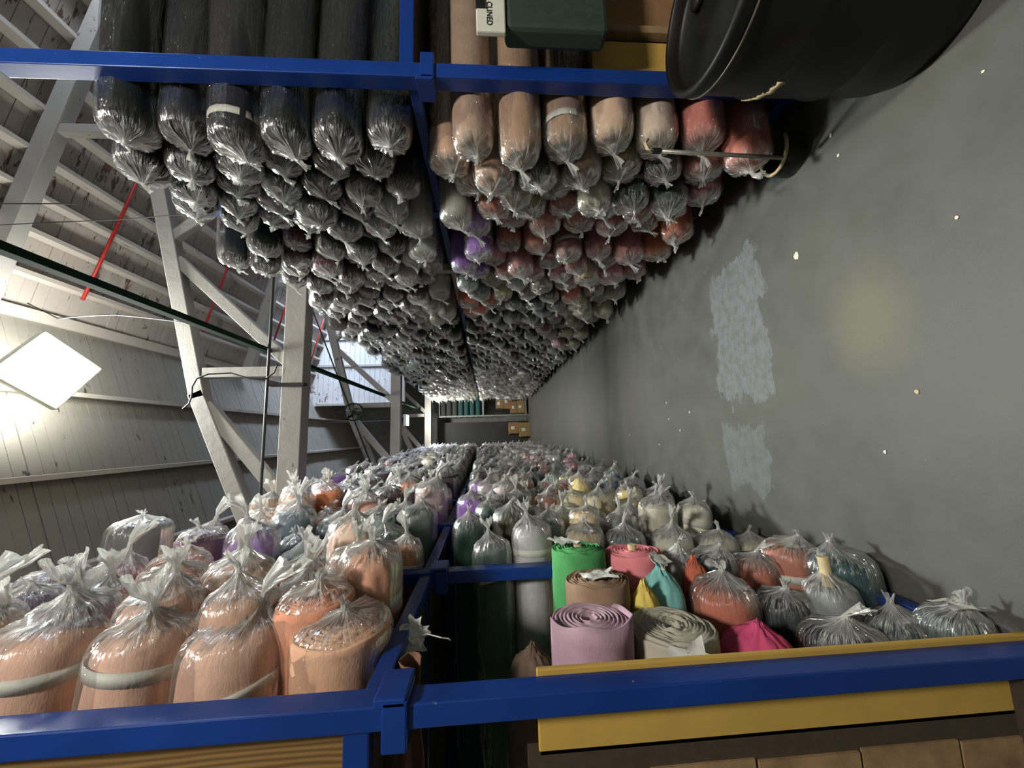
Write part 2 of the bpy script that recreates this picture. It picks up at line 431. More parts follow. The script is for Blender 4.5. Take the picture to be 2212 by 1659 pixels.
for Y, lb in ((4.58, 'white timber truss nearest the camera, crossing under the bright lamp'), (9.5, 'second white timber truss beyond the hanging fan'),
              (14.5, 'farthest white timber truss just before the end shelves')):
    tag(truss(Y, 0), lb, 'roof truss', 'roof trusses')

# conduit and iron strap on the near tie beam
c = empty('iron_pipe', (.6, 4.36, 4.16)); tag(c, 'dark iron pipe running along the near tie beam', 'pipe')
MB().tube([(-2.0, 0, 0), (4.6, 0, 0)], .017).build('pipe_run', M_DARK, c)
for x in (.05, 2.4, -1.5): MB().box((x - .016, 0, -.40), (x + .016, .1, .0)).build('strap', M_DARK, c)
g = MB(); gz = at(240, 627, 'Y', 3.2)
a = at(-300, 410, 'X', 1.28); b = at(600, 770, 'X', 1.28)
g.beam((1.09, .5, 4.27), (1.07, 15.4, 4.27), .05, .09)
tag(g.build('green_beam', M_GREEN, bevel=.006), 'long dark green steel beam running the length of the aisle overhead', 'beam')

for Y, X0, X1 in ((5.7, 2.15, 4.6), (7.95, 2.3, 4.6), (10.3, 2.3, 4.6), (12.5, 2.3, 4.6)):
    t = MB(); t.tube([(X0, Y - .08, roof_z(X0) - .2), ((X0 + X1) / 2, Y, roof_z((X0 + X1) / 2) - .2), (X1, Y + .05, roof_z(X1) - .2)], .022)
    lbs = {5.7: 'red pipe across the roof boards nearest the camera', 7.95: 'second red pipe across the roof boards', 10.3: 'third red pipe, behind the near tie beam', 12.5: 'farthest red pipe near the far roof'}
    tag(t.build('red_pipe', M_RED, smooth=True), lbs[Y], 'pipe', 'red pipes under the roof')
# cables
tag(MB().tube([at(0, 440, 'Y', 4.0), at(70, 440, 'Y', 4.0), at(165, 440, 'Y', 4.0)], .006, 6).build('overhead_cable', M_DARK), 'short dark cable stub hanging below the roof boards', 'cable')
pts = [at(x, y, 'Y', 4.2) for x, y in ((0, 486), (120, 480), (250, 475), (410, 462))]
tag(MB().tube(pts, .005, 6).build('overhead_cable', M_DARK), 'thin cable slung to the stack beside the blue beam end', 'cable')
pts = [at(x, y, 'Y', 4.3) for x, y in ((60, 655), (125, 688), (190, 682), (250, 680), (330, 688), (400, 697))]
tag(MB().tube(pts, .007, 6).build('overhead_cable', M_DARK), 'sagging cable running from the bright lamp to the truss', 'cable')
pts = [at(x, y, 'Y', 4.34) for x, y in ((395, 883), (408, 872), (414, 855), (415, 835), (425, 818), (450, 808), (500, 806), (540, 818), (575, 818), (592, 805), (598, 790))]
tag(MB().tube(pts, .009, 6).build('overhead_cable', M_DARK), 'looped black cable around the truss joint', 'cable')
for (pa, pb, Y), lb in ((((664, 640), (800, 1000), 9.36), 'dark slanting rod beyond the near tie beam'), (((632, 690), (628, 860), 4.74), 'dark hanging conduit beside the near tie beam')):
    tag(MB().tube([at(*pa, 'Y', Y), at(*pb, 'Y', Y)], .016, 6).build('hanging_rod', M_DARK), lb, 'rod')

# lamps
def lamp(loc, sx, sy, em, label, drop):
    r = empty('hanging_lamp', loc); tag(r, label, 'lamp')
    MB().box((-sx / 2 - .03, -sy / 2 - .03, .0), (sx / 2 + .03, sy / 2 + .03, .09)).build('housing', M_WHITESTEEL, r, bevel=.01)
    MB().box((-sx / 2, -sy / 2, -.02), (sx / 2, sy / 2, -.002)).build('light_panel', em, r)
    MB().tube([(0, 0, .09), (0, 0, drop)], .012, 6).build('hanger', M_DARK, r)
    return r
r1 = lamp(LAMP, .58, .58, M_LAMP, 'large square lamp glowing white under the roof', roof_z(LAMP.x) - LAMP.z)
r1.rotation_euler = (math.radians(-14), math.radians(10), math.radians(32))
r2 = lamp(LAMP2, .34, .34, M_LAMP2, 'small far lamp shining beside the far truss', roof_z(LAMP2.x) - LAMP2.z)

# fan
fp = at(765, 890, 'Y', 8.9)
f = empty('wall_fan', fp); tag(f, 'small round black fan hanging beyond the near tie beam', 'fan')
ring = []
for k in range(25):
    a = 2 * PI * k / 24; ring.append((.22 * math.cos(a) * .9, -.05 + .0 * a, .22 * math.sin(a)))
MB().tube(ring, .022, 6).build('cage', M_BLACKP, f, smooth=True)
for k in range(6):
    a = PI * k / 6; MB().tube([(.2 * math.cos(a), -.05, .2 * math.sin(a)), (0, -.10, 0), (-.2 * math.cos(a), -.05, -.2 * math.sin(a))], .005, 5).build('grille_wire', M_BLACKP, f)
for k in range(4):
    a = PI / 2 * k + .3; b = MB()
    p = [Vector((math.cos(a) * r_ + math.cos(a + PI / 2) * w_, -.02 + dy, math.sin(a) * r_ + math.sin(a + PI / 2) * w_)) for r_, w_, dy in ((.03, -.02, 0), (.18, -.06, .02), (.18, .06, -.02), (.03, .02, 0))]
    q = [v + Vector((0, .004, 0)) for v in p]
    b.add(p + q, [(0, 1, 2, 3), (7, 6, 5, 4), (0, 4, 5, 1), (1, 5, 6, 2), (2, 6, 7, 3), (3, 7, 4, 0)]).build('blade', M_GREYPAINT, f)
MB().tube([(0, -.04, 0), (0, .16, 0)], [.05, .07], 12).build('motor', M_BLACKP, f)
MB().tube([(0, .1, 0), (.02, .12, .4), (.05, .3, .62)], .014, 6).build('bracket', M_DARK, f)

# ------------------------------------------------------------------ racks
TOP = 3.76
def rack(name, side, posts, label):
    s = 1 if side == 'R' else -1
    xf = 1.65 if side == 'R' else -.665           # aisle face of the posts
    r = empty(name, (xf, posts[0], 0)); tag(r, label, 'storage rack', 'storage racks along the aisle')
    def X(v): return s * v                        # v = depth behind the post face
    def bx(nm, v0, v1, y0, y1, z0, z1, mat, bev=.004):
        a, b = sorted((X(v0), X(v1)))
        return MB().box((a, y0 - posts[0], z0), (b, y1 - posts[0], z1)).build(nm, mat, r, bevel=bev)
    W = .075 if side == 'R' else .058; H = .075
    for i, y in enumerate(posts):
        if side == 'R' and i == 1:
            bx('post', 0, W, y - H / 2, y + H / 2, 1.86, TOP, M_BLUE)
            bx('post', 0, W * .7, y - H / 2, y + H / 2, 0, 1.86, M_GREYPAINT)
            bx('foot_plate', -.03, W, y - H / 2 - .02, y + H / 2 + .02, 0, .03, M_GREYPAINT)
        elif side == 'R' and i == 2:
            bx('post', 0, W, y - H / 2, y + H / 2, 0, TOP, M_WHITESTEEL)
        else:
            bx('post', 0, W, y - H / 2, y + H / 2, 0, TOP if i < 8 else 3.5, M_BLUE)
        bx('post', 1.45, 1.45 + W, y - H / 2, y + H / 2, 0, TOP - .1, M_BLUE)
        if i < 2:
            bx('bracket', -.016, W + .045, y - H / 2 - .012, y + H / 2 + .02, 1.865, 1.93, M_BLUE, .006)
            bx('bracket', -.022, .0, y - H / 2 - .012, y + H / 2 + .04, 1.87, 1.95, M_BLUE, .004)
            bx('crossbar', W, 1.45, y - .022, y + .022, 1.965, 2.03, M_BLUE)
        else:
            bx('crossbar', W, 1.45, y - .022, y + .022, 1.93, 1.97, M_BLUE)
    for i in range(len(posts) - 1):
        y0, y1 = posts[i] + H / 2, posts[i + 1] - H / 2
        mat = M_BLUE if i < 2 else (M_WHITESTEEL if i == 2 and side == 'R' else M_BLUE)
        bx('beam', .01, .055, y0, y1, 1.945, 2.0, mat)
        bx('beam', .01, .055, y0, y1, .05, .11, M_BLUE)
        bx('rear_beam', 1.45, 1.49, y0, y1, 1.90, 1.99, M_BLUE)
        bx('shelf_board', .056, 1.44, y0 - .04, y1 + .04, 1.975, 1.99, M_DECK, 0)
        bx('shelf_board', .056, 1.44, y0 - .04, y1 + .04, .09, .11, M_DECK, 0)
    return r
PR = [1.56, 2.62] + [3.6 + k * 1.03 for k in range(11)]
PL = [1.085, 2.0] + [3.0 + k * 1.06 for k in range(11)]
rr = rack('storage_rack', 'R', PR, 'long blue steel rack beside the black drum')
rl = rack('storage_rack', 'L', PL, 'long blue steel rack facing the black drum, with mustard end board')
# end boards of the near bays
def slab(name, par, base, a, b, mat, bev=.004):
    return MB().box([a[i] - base[i] for i in range(3)], [b[i] - base[i] for i in range(3)]).build(name, mat, par, bevel=bev)
BL = (-.665, 1.085, 0); BR = (1.65, 1.56, 0)
slab('end_board', rl, BL, (-.868, 1.125, 0), (-.652, 1.142, 1.53), M_YELLOW)
o = slab('end_board', rl, BL, (-1.5, 1.125, 1.99), (-.725, 1.142, 3.7), M_PLY); o['label'] = 'pine plywood end board with bold grain'
slab('end_board', rr, BR, (1.728, 1.562, 0), (1.93, 1.578, 1.10), M_YELLOW)
slab('end_board', rr, BR, (1.95, 1.53, 0), (1.99, 1.578, 1.15), M_TAN)
slab('end_board', rr, BR, (2.0, 1.562, 0), (2.9, 1.578, 1.02), M_CARTON)
# pier of tan tiles behind the mustard board
pier = empty('tiled_pier', (-1.415, 1.155, 0)); tag(pier, 'low wall of tan clay blocks behind the mustard board', 'block wall')
MB().box((-.6, -.03, 0), (.56, .0, 1.56)).build('backing', M_MORTAR, pier)
z = .0; row = 0
while z < 1.3:
    x = .50 - (.10 if row % 2 else .0)
    if row % 2: MB().box((.405, -.036, z + .004), (.50, -.03, z + .302)).build('tile', M_TAN, pier)
    while x > -.55:
        MB().box((max(-.6, x - .30), -.036 - random.uniform(0, .003), z + .004), (x - .006, -.03, z + .302)).build('tile', M_TAN, pier); x -= .30
    z += .308; row += 1

# end-of-aisle shelf unit with rolls, cartons
er = empty('end_shelf', (1.0, 15.0, 0)); tag(er, 'grey steel shelf across the far end of the aisle', 'shelf')
for x in (-.22, 1.9):
    for y in (0, .8): MB().box((x - .03, y - .03, 0), (x + .03, y + .03, 3.8)).build('post', M_GREYPAINT, er)
for z in (.12, 1.85, 3.6): MB().box((-.22, -.02, z - .04), (1.9, .02, z + .03)).build('beam', M_GREYPAINT, er); MB().box((-.2, .02, z), (1.88, .8, z + .02)).build('shelf_board', M_DECK, er)

# ------------------------------------------------------------------ fabric rolls
# local frame: +X towards the aisle, end plane at x = 0, body runs to -X
def ring_verts(prof, n, disp=None):
    vs = []
    for i, (x, r) in enumerate(prof):
        for k in range(n):
            a = 2 * PI * k / n; rr_, xx, oy, oz = r, x, 0, 0
            if disp: rr_, xx, oy, oz = disp(i, a, x, r)
            vs.append((xx, rr_ * math.cos(a) + oy, rr_ * math.sin(a) + oz))
    fs = []
    for i in range(len(prof) - 1):
        for k in range(n):
            k2 = (k + 1) % n
            fs.append((i * n + k, (i + 1) * n + k, (i + 1) * n + k2, i * n + k2))
    return vs, fs

def fabric_mesh(seed, L=1.35, n=28):
    rnd = random.Random(seed); ph = rnd.uniform(0, 9)
    prof = [(-L, .0), (-L, .85), (-L + .02, .97)] + [(-L * t, .97) for t in (.75, .5, .3)] + [(-.2, .975), (-.1, .965), (-.055, .94), (-.03, .88), (-.012, .76), (-.002, .6), (.0, .4), (-.004, .2), (-.006, .03)]
    def d(i, a, x, r):
        w = noise.noise(Vector((math.cos(a) * 1.2 + ph, math.sin(a) * 1.2, x * 4))) * .05
        w2 = noise.noise(Vector((math.cos(a) * 3 + ph, math.sin(a) * 3, x * 9))) * .02
        return r * R0 * (1 + w + w2), x + (noise.noise(Vector((math.cos(a) * 2, math.sin(a) * 2, ph + r))) * .012 if x > -.06 else 0), 0, 0
    vs, fs = ring_verts(prof, n, d)
    return new_mesh('fabric_roll', vs, fs, M_FAB)
R0 = .118

def set_attrs(me, gather, streak, haze=None):
    h = me.attributes.new('haze', 'FLOAT', 'POINT'); h.data.foreach_set('value', np.full(len(gather), haze or 0.0, 'f'))
    a = me.attributes.new('gather', 'FLOAT', 'POINT'); a.data.foreach_set('value', np.array(gather, 'f'))
    b = me.attributes.new('streak', 'FLOAT_VECTOR', 'POINT'); b.data.foreach_set('vector', np.array(streak, 'f').ravel())

def bag_geo(seed, L=1.37, n=56, lod=1, kind=0):
    rnd = random.Random(seed)
    oy, oz = rnd.uniform(-.35, .35) * R0, rnd.uniform(-.45, .15) * R0
    reach = rnd.uniform(.025, .06); tl = rnd.uniform(.02, .05) * (2.2 if kind else 1); tw = rnd.uniform(.014, .028) * (1.9 if kind else 1)
    ty, tz = rnd.uniform(-.03, .03) * (1 + kind), rnd.uniform(-.05, .02) * (1 + kind)
    fr = [(rnd.randint(5, 8), rnd.uniform(0, 6)), (rnd.randint(11, 15), rnd.uniform(0, 6)), (rnd.randint(19, 25), rnd.uniform(0, 6))]
    if lod: prof = [(-L, 0.0, .9, 0), (-L * .6, 0, 1.02, 0), (-.45, 0, 1.02, 0), (-.25, 0, 1.03, 0), (-.12, 0, 1.03, .0), (-.06, 0, 1.02, .03), (-.03, .0, .97, .1), (-.01, .1, .86, .22), (.005, .25, .72, .36), (.5, .42, .56, .5), (.5, .58, .42, .62), (.5, .74, .29, .75), (.5, .88, .17, .87), (.5, 1, .10, 1)]
    else: prof = [(-.5, 0, 1.0, 0), (-.08, 0, 1.02, 0), (-.02, .05, .93, .15), (.004, .3, .68, .4), (.5, .65, .38, .68), (.5, 1, .10, 1)]
    rows = []
    for x, t, r, g in prof:
        xx = x if x < .4 else .005 + (reach - .005) * ((t - .25) / .75) ** 1.6
        rows.append((xx, t, r, g))
    tuft = [(.25, .10, 1), (.6, 1.7, .9), (1.0, 2.6, .75)] if lod else [(1.0, 2.2, .9)]
    vs, ga, st, fs = [], [], [], []
    def pl(a): return sum(math.sin(f * a + p) * w for (f, p), w in zip(fr, (.4, .45, .35)))
    for x, t, r, g in rows:
        for k in range(n):
            a = 2 * PI * k / n
            amp = .03 + .11 * math.sin(min(1, t + .06) * PI * .75) if t > 0 else .02
            rr_ = R0 * r * (1 + amp * pl(a) / max(r, .35) * (1 - .5 * (t > .85)))
            if x < -.05: rr_ *= 1.01 + .035 * noise.noise(Vector((math.cos(a) * 1.5 + seed, math.sin(a) * 1.5, x * 5)))
            s = t ** 1.3
            vs.append((x + (.010 * pl(a + .3) * (1 if .05 < t < .9 else 0)), rr_ * math.cos(a) + oy * s, rr_ * math.sin(a) + oz * s))
            ga.append(g); st.append((math.cos(a), math.sin(a), x * 3 + seed))
    nr = len(rows)
    for (u, wf, g) in tuft:
        for k in range(n):
            a = 2 * PI * k / n; rr_ = R0 * .10 * (1 if wf < .5 else 1) if wf < .5 else tw * wf / 2.6 * (1 + .45 * math.sin(2 * a + fr[0][1]) + .3 * math.sin(3 * a + fr[2][1]) + .22 * math.sin(8 * a + 2))
            x = reach + tl * u + (.5 * tw * math.sin(2 * a + fr[1][1]) + .3 * tw * math.sin(5 * a) if wf > 2 else 0)
            vs.append((x, rr_ * math.cos(a) + oy + ty * u * u, rr_ * .7 * math.sin(a) + oz + tz * u * u))
            ga.append(g); st.append((math.cos(a), math.sin(a), x * 3 + seed)); 
    tot = nr + len(tuft)
    for i in range(tot - 1):
        for k in range(n):
            k2 = (k + 1) % n
            fs.append((i * n + k, (i + 1) * n + k, (i + 1) * n + k2, i * n + k2))
    return vs, fs, ga, st
def bag_mesh(seed, kind=0):
    vs, fs, ga, st = bag_geo(seed, kind=kind)
    n = 56; cut = (len(vs) // n - 3) * n
    a = new_mesh('plastic_bag', vs[:cut], [f for f in fs if max(f) < cut], M_BAG); set_attrs(a, ga[:cut], st[:cut], 1.0 if kind else 0.0)
    lo = cut - n
    b = new_mesh('knot', vs[lo:], [tuple(q - lo for q in f) for f in fs if max(f) >= cut], M_BAG); set_attrs(b, ga[lo:], st[lo:], 1.0 if kind else 0.0)
    return a, b

FABRICS = [fabric_mesh(s) for s in range(6)]
BAGS = [bag_mesh(s) for s in range(14)]
BAGS_BIG = [bag_mesh(100 + s, 1) for s in range(5)]

def band_mesh(x0, w, a0, a1, rf, n=18, tilt=0.0):
    vs = []; fs = []
    for k in range(n + 1):
        a = a0 + (a1 - a0) * k / n
        for r_ in (rf, rf + .006):
            for x in (x0, x0 + w):
                vs.append((x + tilt * math.sin(a), R0 * r_ * math.cos(a), R0 * r_ * math.sin(a)))
    for k in range(n):
        b = k * 4
        fs += [(b + 2, b + 3, b + 7, b + 6), (b, b + 4, b + 5, b + 1), (b + 1, b + 5, b + 7, b + 3), (b, b + 2, b + 6, b + 4)]
    return new_mesh('paper_band', vs, fs, M_TAPE)
BANDS = [band_mesh(-.14, .035, 0, 2 * PI * .999, 1.0), band_mesh(-.11, .04, 1.5, 5.0, 1.0, tilt=.02), band_mesh(-.16, .03, 2.2, 4.4, 1.0, tilt=-.03)]
def tag_mesh(seed):
    rnd = random.Random(seed); vs = []; n = 5
    for i in range(n):
        for j in range(4):
            y, z = (i / (n - 1) - .5) * .085, (j / 3 - .5) * .055
            vs.append((.012 + .006 * math.sin(i * 2 + seed) + .004 * math.cos(j * 2), y, z))
    fs = [(i * 4 + j, (i + 1) * 4 + j, (i + 1) * 4 + j + 1, i * 4 + j + 1) for i in range(n - 1) for j in range(3)]
    m = new_mesh('paper_tag', vs, fs, M_PAPER)
    return m
TAGS = [tag_mesh(s) for s in range(4)]

def spiral_mesh(seed, turns=9, n=56, L=1.35, messy=.3, hollow=True):
    """an unbagged roll: cloth wound round a core, its end a raised spiral"""
    rnd = random.Random(seed); ph = rnd.uniform(0, 6)
    K = turns * 4
    vs = []; fs = []
    r_in = .16 if hollow else .04
    rows = [(-L, 0.0), (-L, .9), (-L, 1.0), (-L * .55, 1.0), (-.32, 1.01), (-.2, 1.0), (-.14, 1.012), (-.10, .998), (-.07, 1.015), (-.045, 1.0), (-.025, 1.01)]
    for x, r in rows:
        for k in range(n):
            a = 2 * PI * k / n
            rr_ = r * (1 + .035 * noise.noise(Vector((math.cos(a) * 1.5 + ph, math.sin(a) * 1.5, x * 3))) + (.02 * messy * noise.noise(Vector((a * .6, x * 45, ph))) if x > -.3 else 0))
            vs.append((x + (.012 * messy * math.sin(3 * a + ph) if x > -.2 else 0), R0 * rr_ * math.cos(a), R0 * rr_ * math.sin(a)))
    for i in range(K + 1):
        t = i / K; r = 1.0 - t * (1 - r_in)
        for k in range(n):
            a = 2 * PI * k / n
            s = (t * turns + a / (2 * PI)) % 1.0
            h = .011 * (math.sin(PI * s) ** .6) - .012
            h += .014 * messy * noise.noise(Vector((math.cos(a) * 2 + t * 6, math.sin(a) * 2, ph + int(t * turns) * 3.1)))
            h += .012 * (1 - (r - .5) ** 2 * 3)
            if i == 0: h -= .006
            w = 1 + .03 * messy * noise.noise(Vector((math.cos(a) * 2 + 5, math.sin(a) * 2, ph + t * 9)))
            vs.append((h, R0 * r * w * math.cos(a), R0 * r * w * math.sin(a)))
    for i in range(5): # core well
        for k in range(n):
            a = 2 * PI * k / n; rr_ = R0 * r_in * (1 if i < 4 else .05)
            vs.append((-.02 - .03 * i, rr_ * math.cos(a), rr_ * math.sin(a)))
    tot = len(vs) // n
    for i in range(tot - 1):
        for k in range(n):
            k2 = (k + 1) % n; fs.append((i * n + k, (i + 1) * n + k, (i + 1) * n + k2, i * n + k2))
    return new_mesh('fabric_roll', vs, fs, M_FAB)

def crumple_mesh(seed, n=48, L=1.3):
    """loose cloth end gathered and twisted to a soft point"""
    rnd = random.Random(seed); ph = rnd.uniform(0, 9)
    prof = [(-L, .0), (-L, .9), (-.5, .98), (-.2, 1.0), (-.1, 1.0), (-.05, .97), (-.02, .9), (.0, .8), (.02, .66), (.035, .5), (.045, .34), (.06, .2), (.075, .1), (.07, .02)]
    def d(i, a, x, r):
        t = max(0, min(1, (x + .1) / .17))
        w = (.05 + .16 * t) * (noise.noise(Vector((math.cos(a) * 3 + ph, math.sin(a) * 3, x * 14))) + .4 * math.sin(9 * a + x * 40 + ph) * t)
        return R0 * r * (1 + w), x + .022 * t * noise.noise(Vector((math.cos(a) * 4, math.sin(a) * 4 + ph, r * 5))), 0, 0
    vs, fs = ring_verts(prof, n, d)
    return new_mesh('fabric_roll', vs, fs, M_FAB)
SPIRALS = [spiral_mesh(s, 8 + s % 3, messy=.4 + .3 * (s % 3)) for s in range(6)]
CRUMPLES = [crumple_mesh(s) for s in range(4)]

def torn_sheet(seed, sx, sy):
    rnd = random.Random(seed); n = 7; vs = []; fs = []
    for i in range(n):
        for j in range(n):
            u, v = i / (n - 1) - .5, j / (n - 1) - .5
            e = 1 + (.25 * rnd.uniform(-1, 1) if i in (0, n - 1) or j in (0, n - 1) else 0)
            vs.append((.02 * noise.noise(Vector((u * 5 + seed, v * 5, 0))), u * sx * e, v * sy * e))
    for i in range(n - 1):
        for j in range(n - 1): fs.append((i * n + j, (i + 1) * n + j, (i + 1) * n + j + 1, i * n + j + 1))
    return new_mesh('paper_tag', vs, fs, M_PAPER)
SHEETS = [torn_sheet(s, .12, .09) for s in range(4)]

ROLLN = {}
def color_name(c):
    names = {'peach': (205, 145, 110), 'tan': (160, 128, 104), 'navy': (36, 42, 58), 'charcoal': (62, 64, 66), 'salmon': (178, 104, 84), 'rust': (172, 86, 50),
             'purple': (124, 82, 165), 'mauve': (150, 118, 136), 'plum': (96, 66, 84), 'maroon': (92, 52, 54), 'teal': (60, 92, 98), 'slate blue': (96, 116, 130),
             'sage green': (140, 158, 146), 'dark green': (34, 60, 56), 'cream': (190, 186, 160), 'pale grey': (160, 160, 150), 'brown': (120, 96, 76), 'dusty pink': (178, 120, 120),
             'orange red': (226, 96, 60), 'orange': (206, 116, 60), 'yellow': (210, 184, 80), 'bright green': (70, 168, 88), 'pink': (230, 120, 130), 'hot pink': (215, 34, 110), 'aqua': (120, 196, 190), 'lilac': (190, 170, 190)}
    return min(names, key=lambda k: sum((a - b) ** 2 for a, b in zip(names[k], c)))
ORD = ['first', 'second', 'third', 'fourth', 'fifth', 'sixth', 'seventh', 'eighth', 'ninth', 'tenth']

def place_roll(loc, side, r, c, style, label, group, rnd, big=False, yaw=None, bandp=.3, tagp=.45, roll=None):
    s = r / R0; lin = srgb(c)
    me = {'bag': FABRICS, 'spiral': SPIRALS, 'crumple': CRUMPLES, 'crumplebag': CRUMPLES, 'spiralbag': SPIRALS}[style][rnd.randrange(4)]
    o = bpy.data.objects.new('fabric_roll', me); COL.objects.link(o)
    rx = rnd.uniform(-.5, .5) if style == 'bag' else rnd.uniform(-PI, PI)
    if roll is not None: rx = roll
    yw = (rnd.uniform(-.09, .09) if yaw is None else yaw)
    o.rotation_euler = Euler((rx, rnd.uniform(-.02, .02), (PI if side == 'R' else 0) + yw), 'XYZ')
    o.location = loc; o.scale = (1, s * rnd.uniform(.93, 1.03), s * rnd.uniform(.95, 1.04)); o.color = (*lin, 1)
    tag(o, label, 'fabric roll', group)
    if style in ('bag', 'crumplebag', 'spiralbag'):
        bm_ = (BAGS_BIG if big else BAGS)[rnd.randrange(5 if big else 14)]
        b = bpy.data.objects.new('plastic_bag', bm_[0]); COL.objects.link(b); b.parent = o
        kn = bpy.data.objects.new('knot', bm_[1]); COL.objects.link(kn); kn.parent = b
        b.rotation_euler = (rnd.uniform(-.6, .6), 0, 0)
        b.location = ({'bag': .012, 'crumplebag': .07, 'spiralbag': .03}[style], 0, 0)
        if rnd.random() < bandp:
            p = bpy.data.objects.new('paper_band', BANDS[rnd.randrange(3)]); COL.objects.link(p); p.parent = o
        if rnd.random() < tagp:
            p = bpy.data.objects.new('paper_tag', TAGS[rnd.randrange(4)]); COL.objects.link(p); p.parent = o
            a = rnd.uniform(0, 2 * PI); p.location = (0, .045 * math.cos(a), .045 * math.sin(a)); p.rotation_euler = (rnd.uniform(-1, 1), 0, 0)
    return o

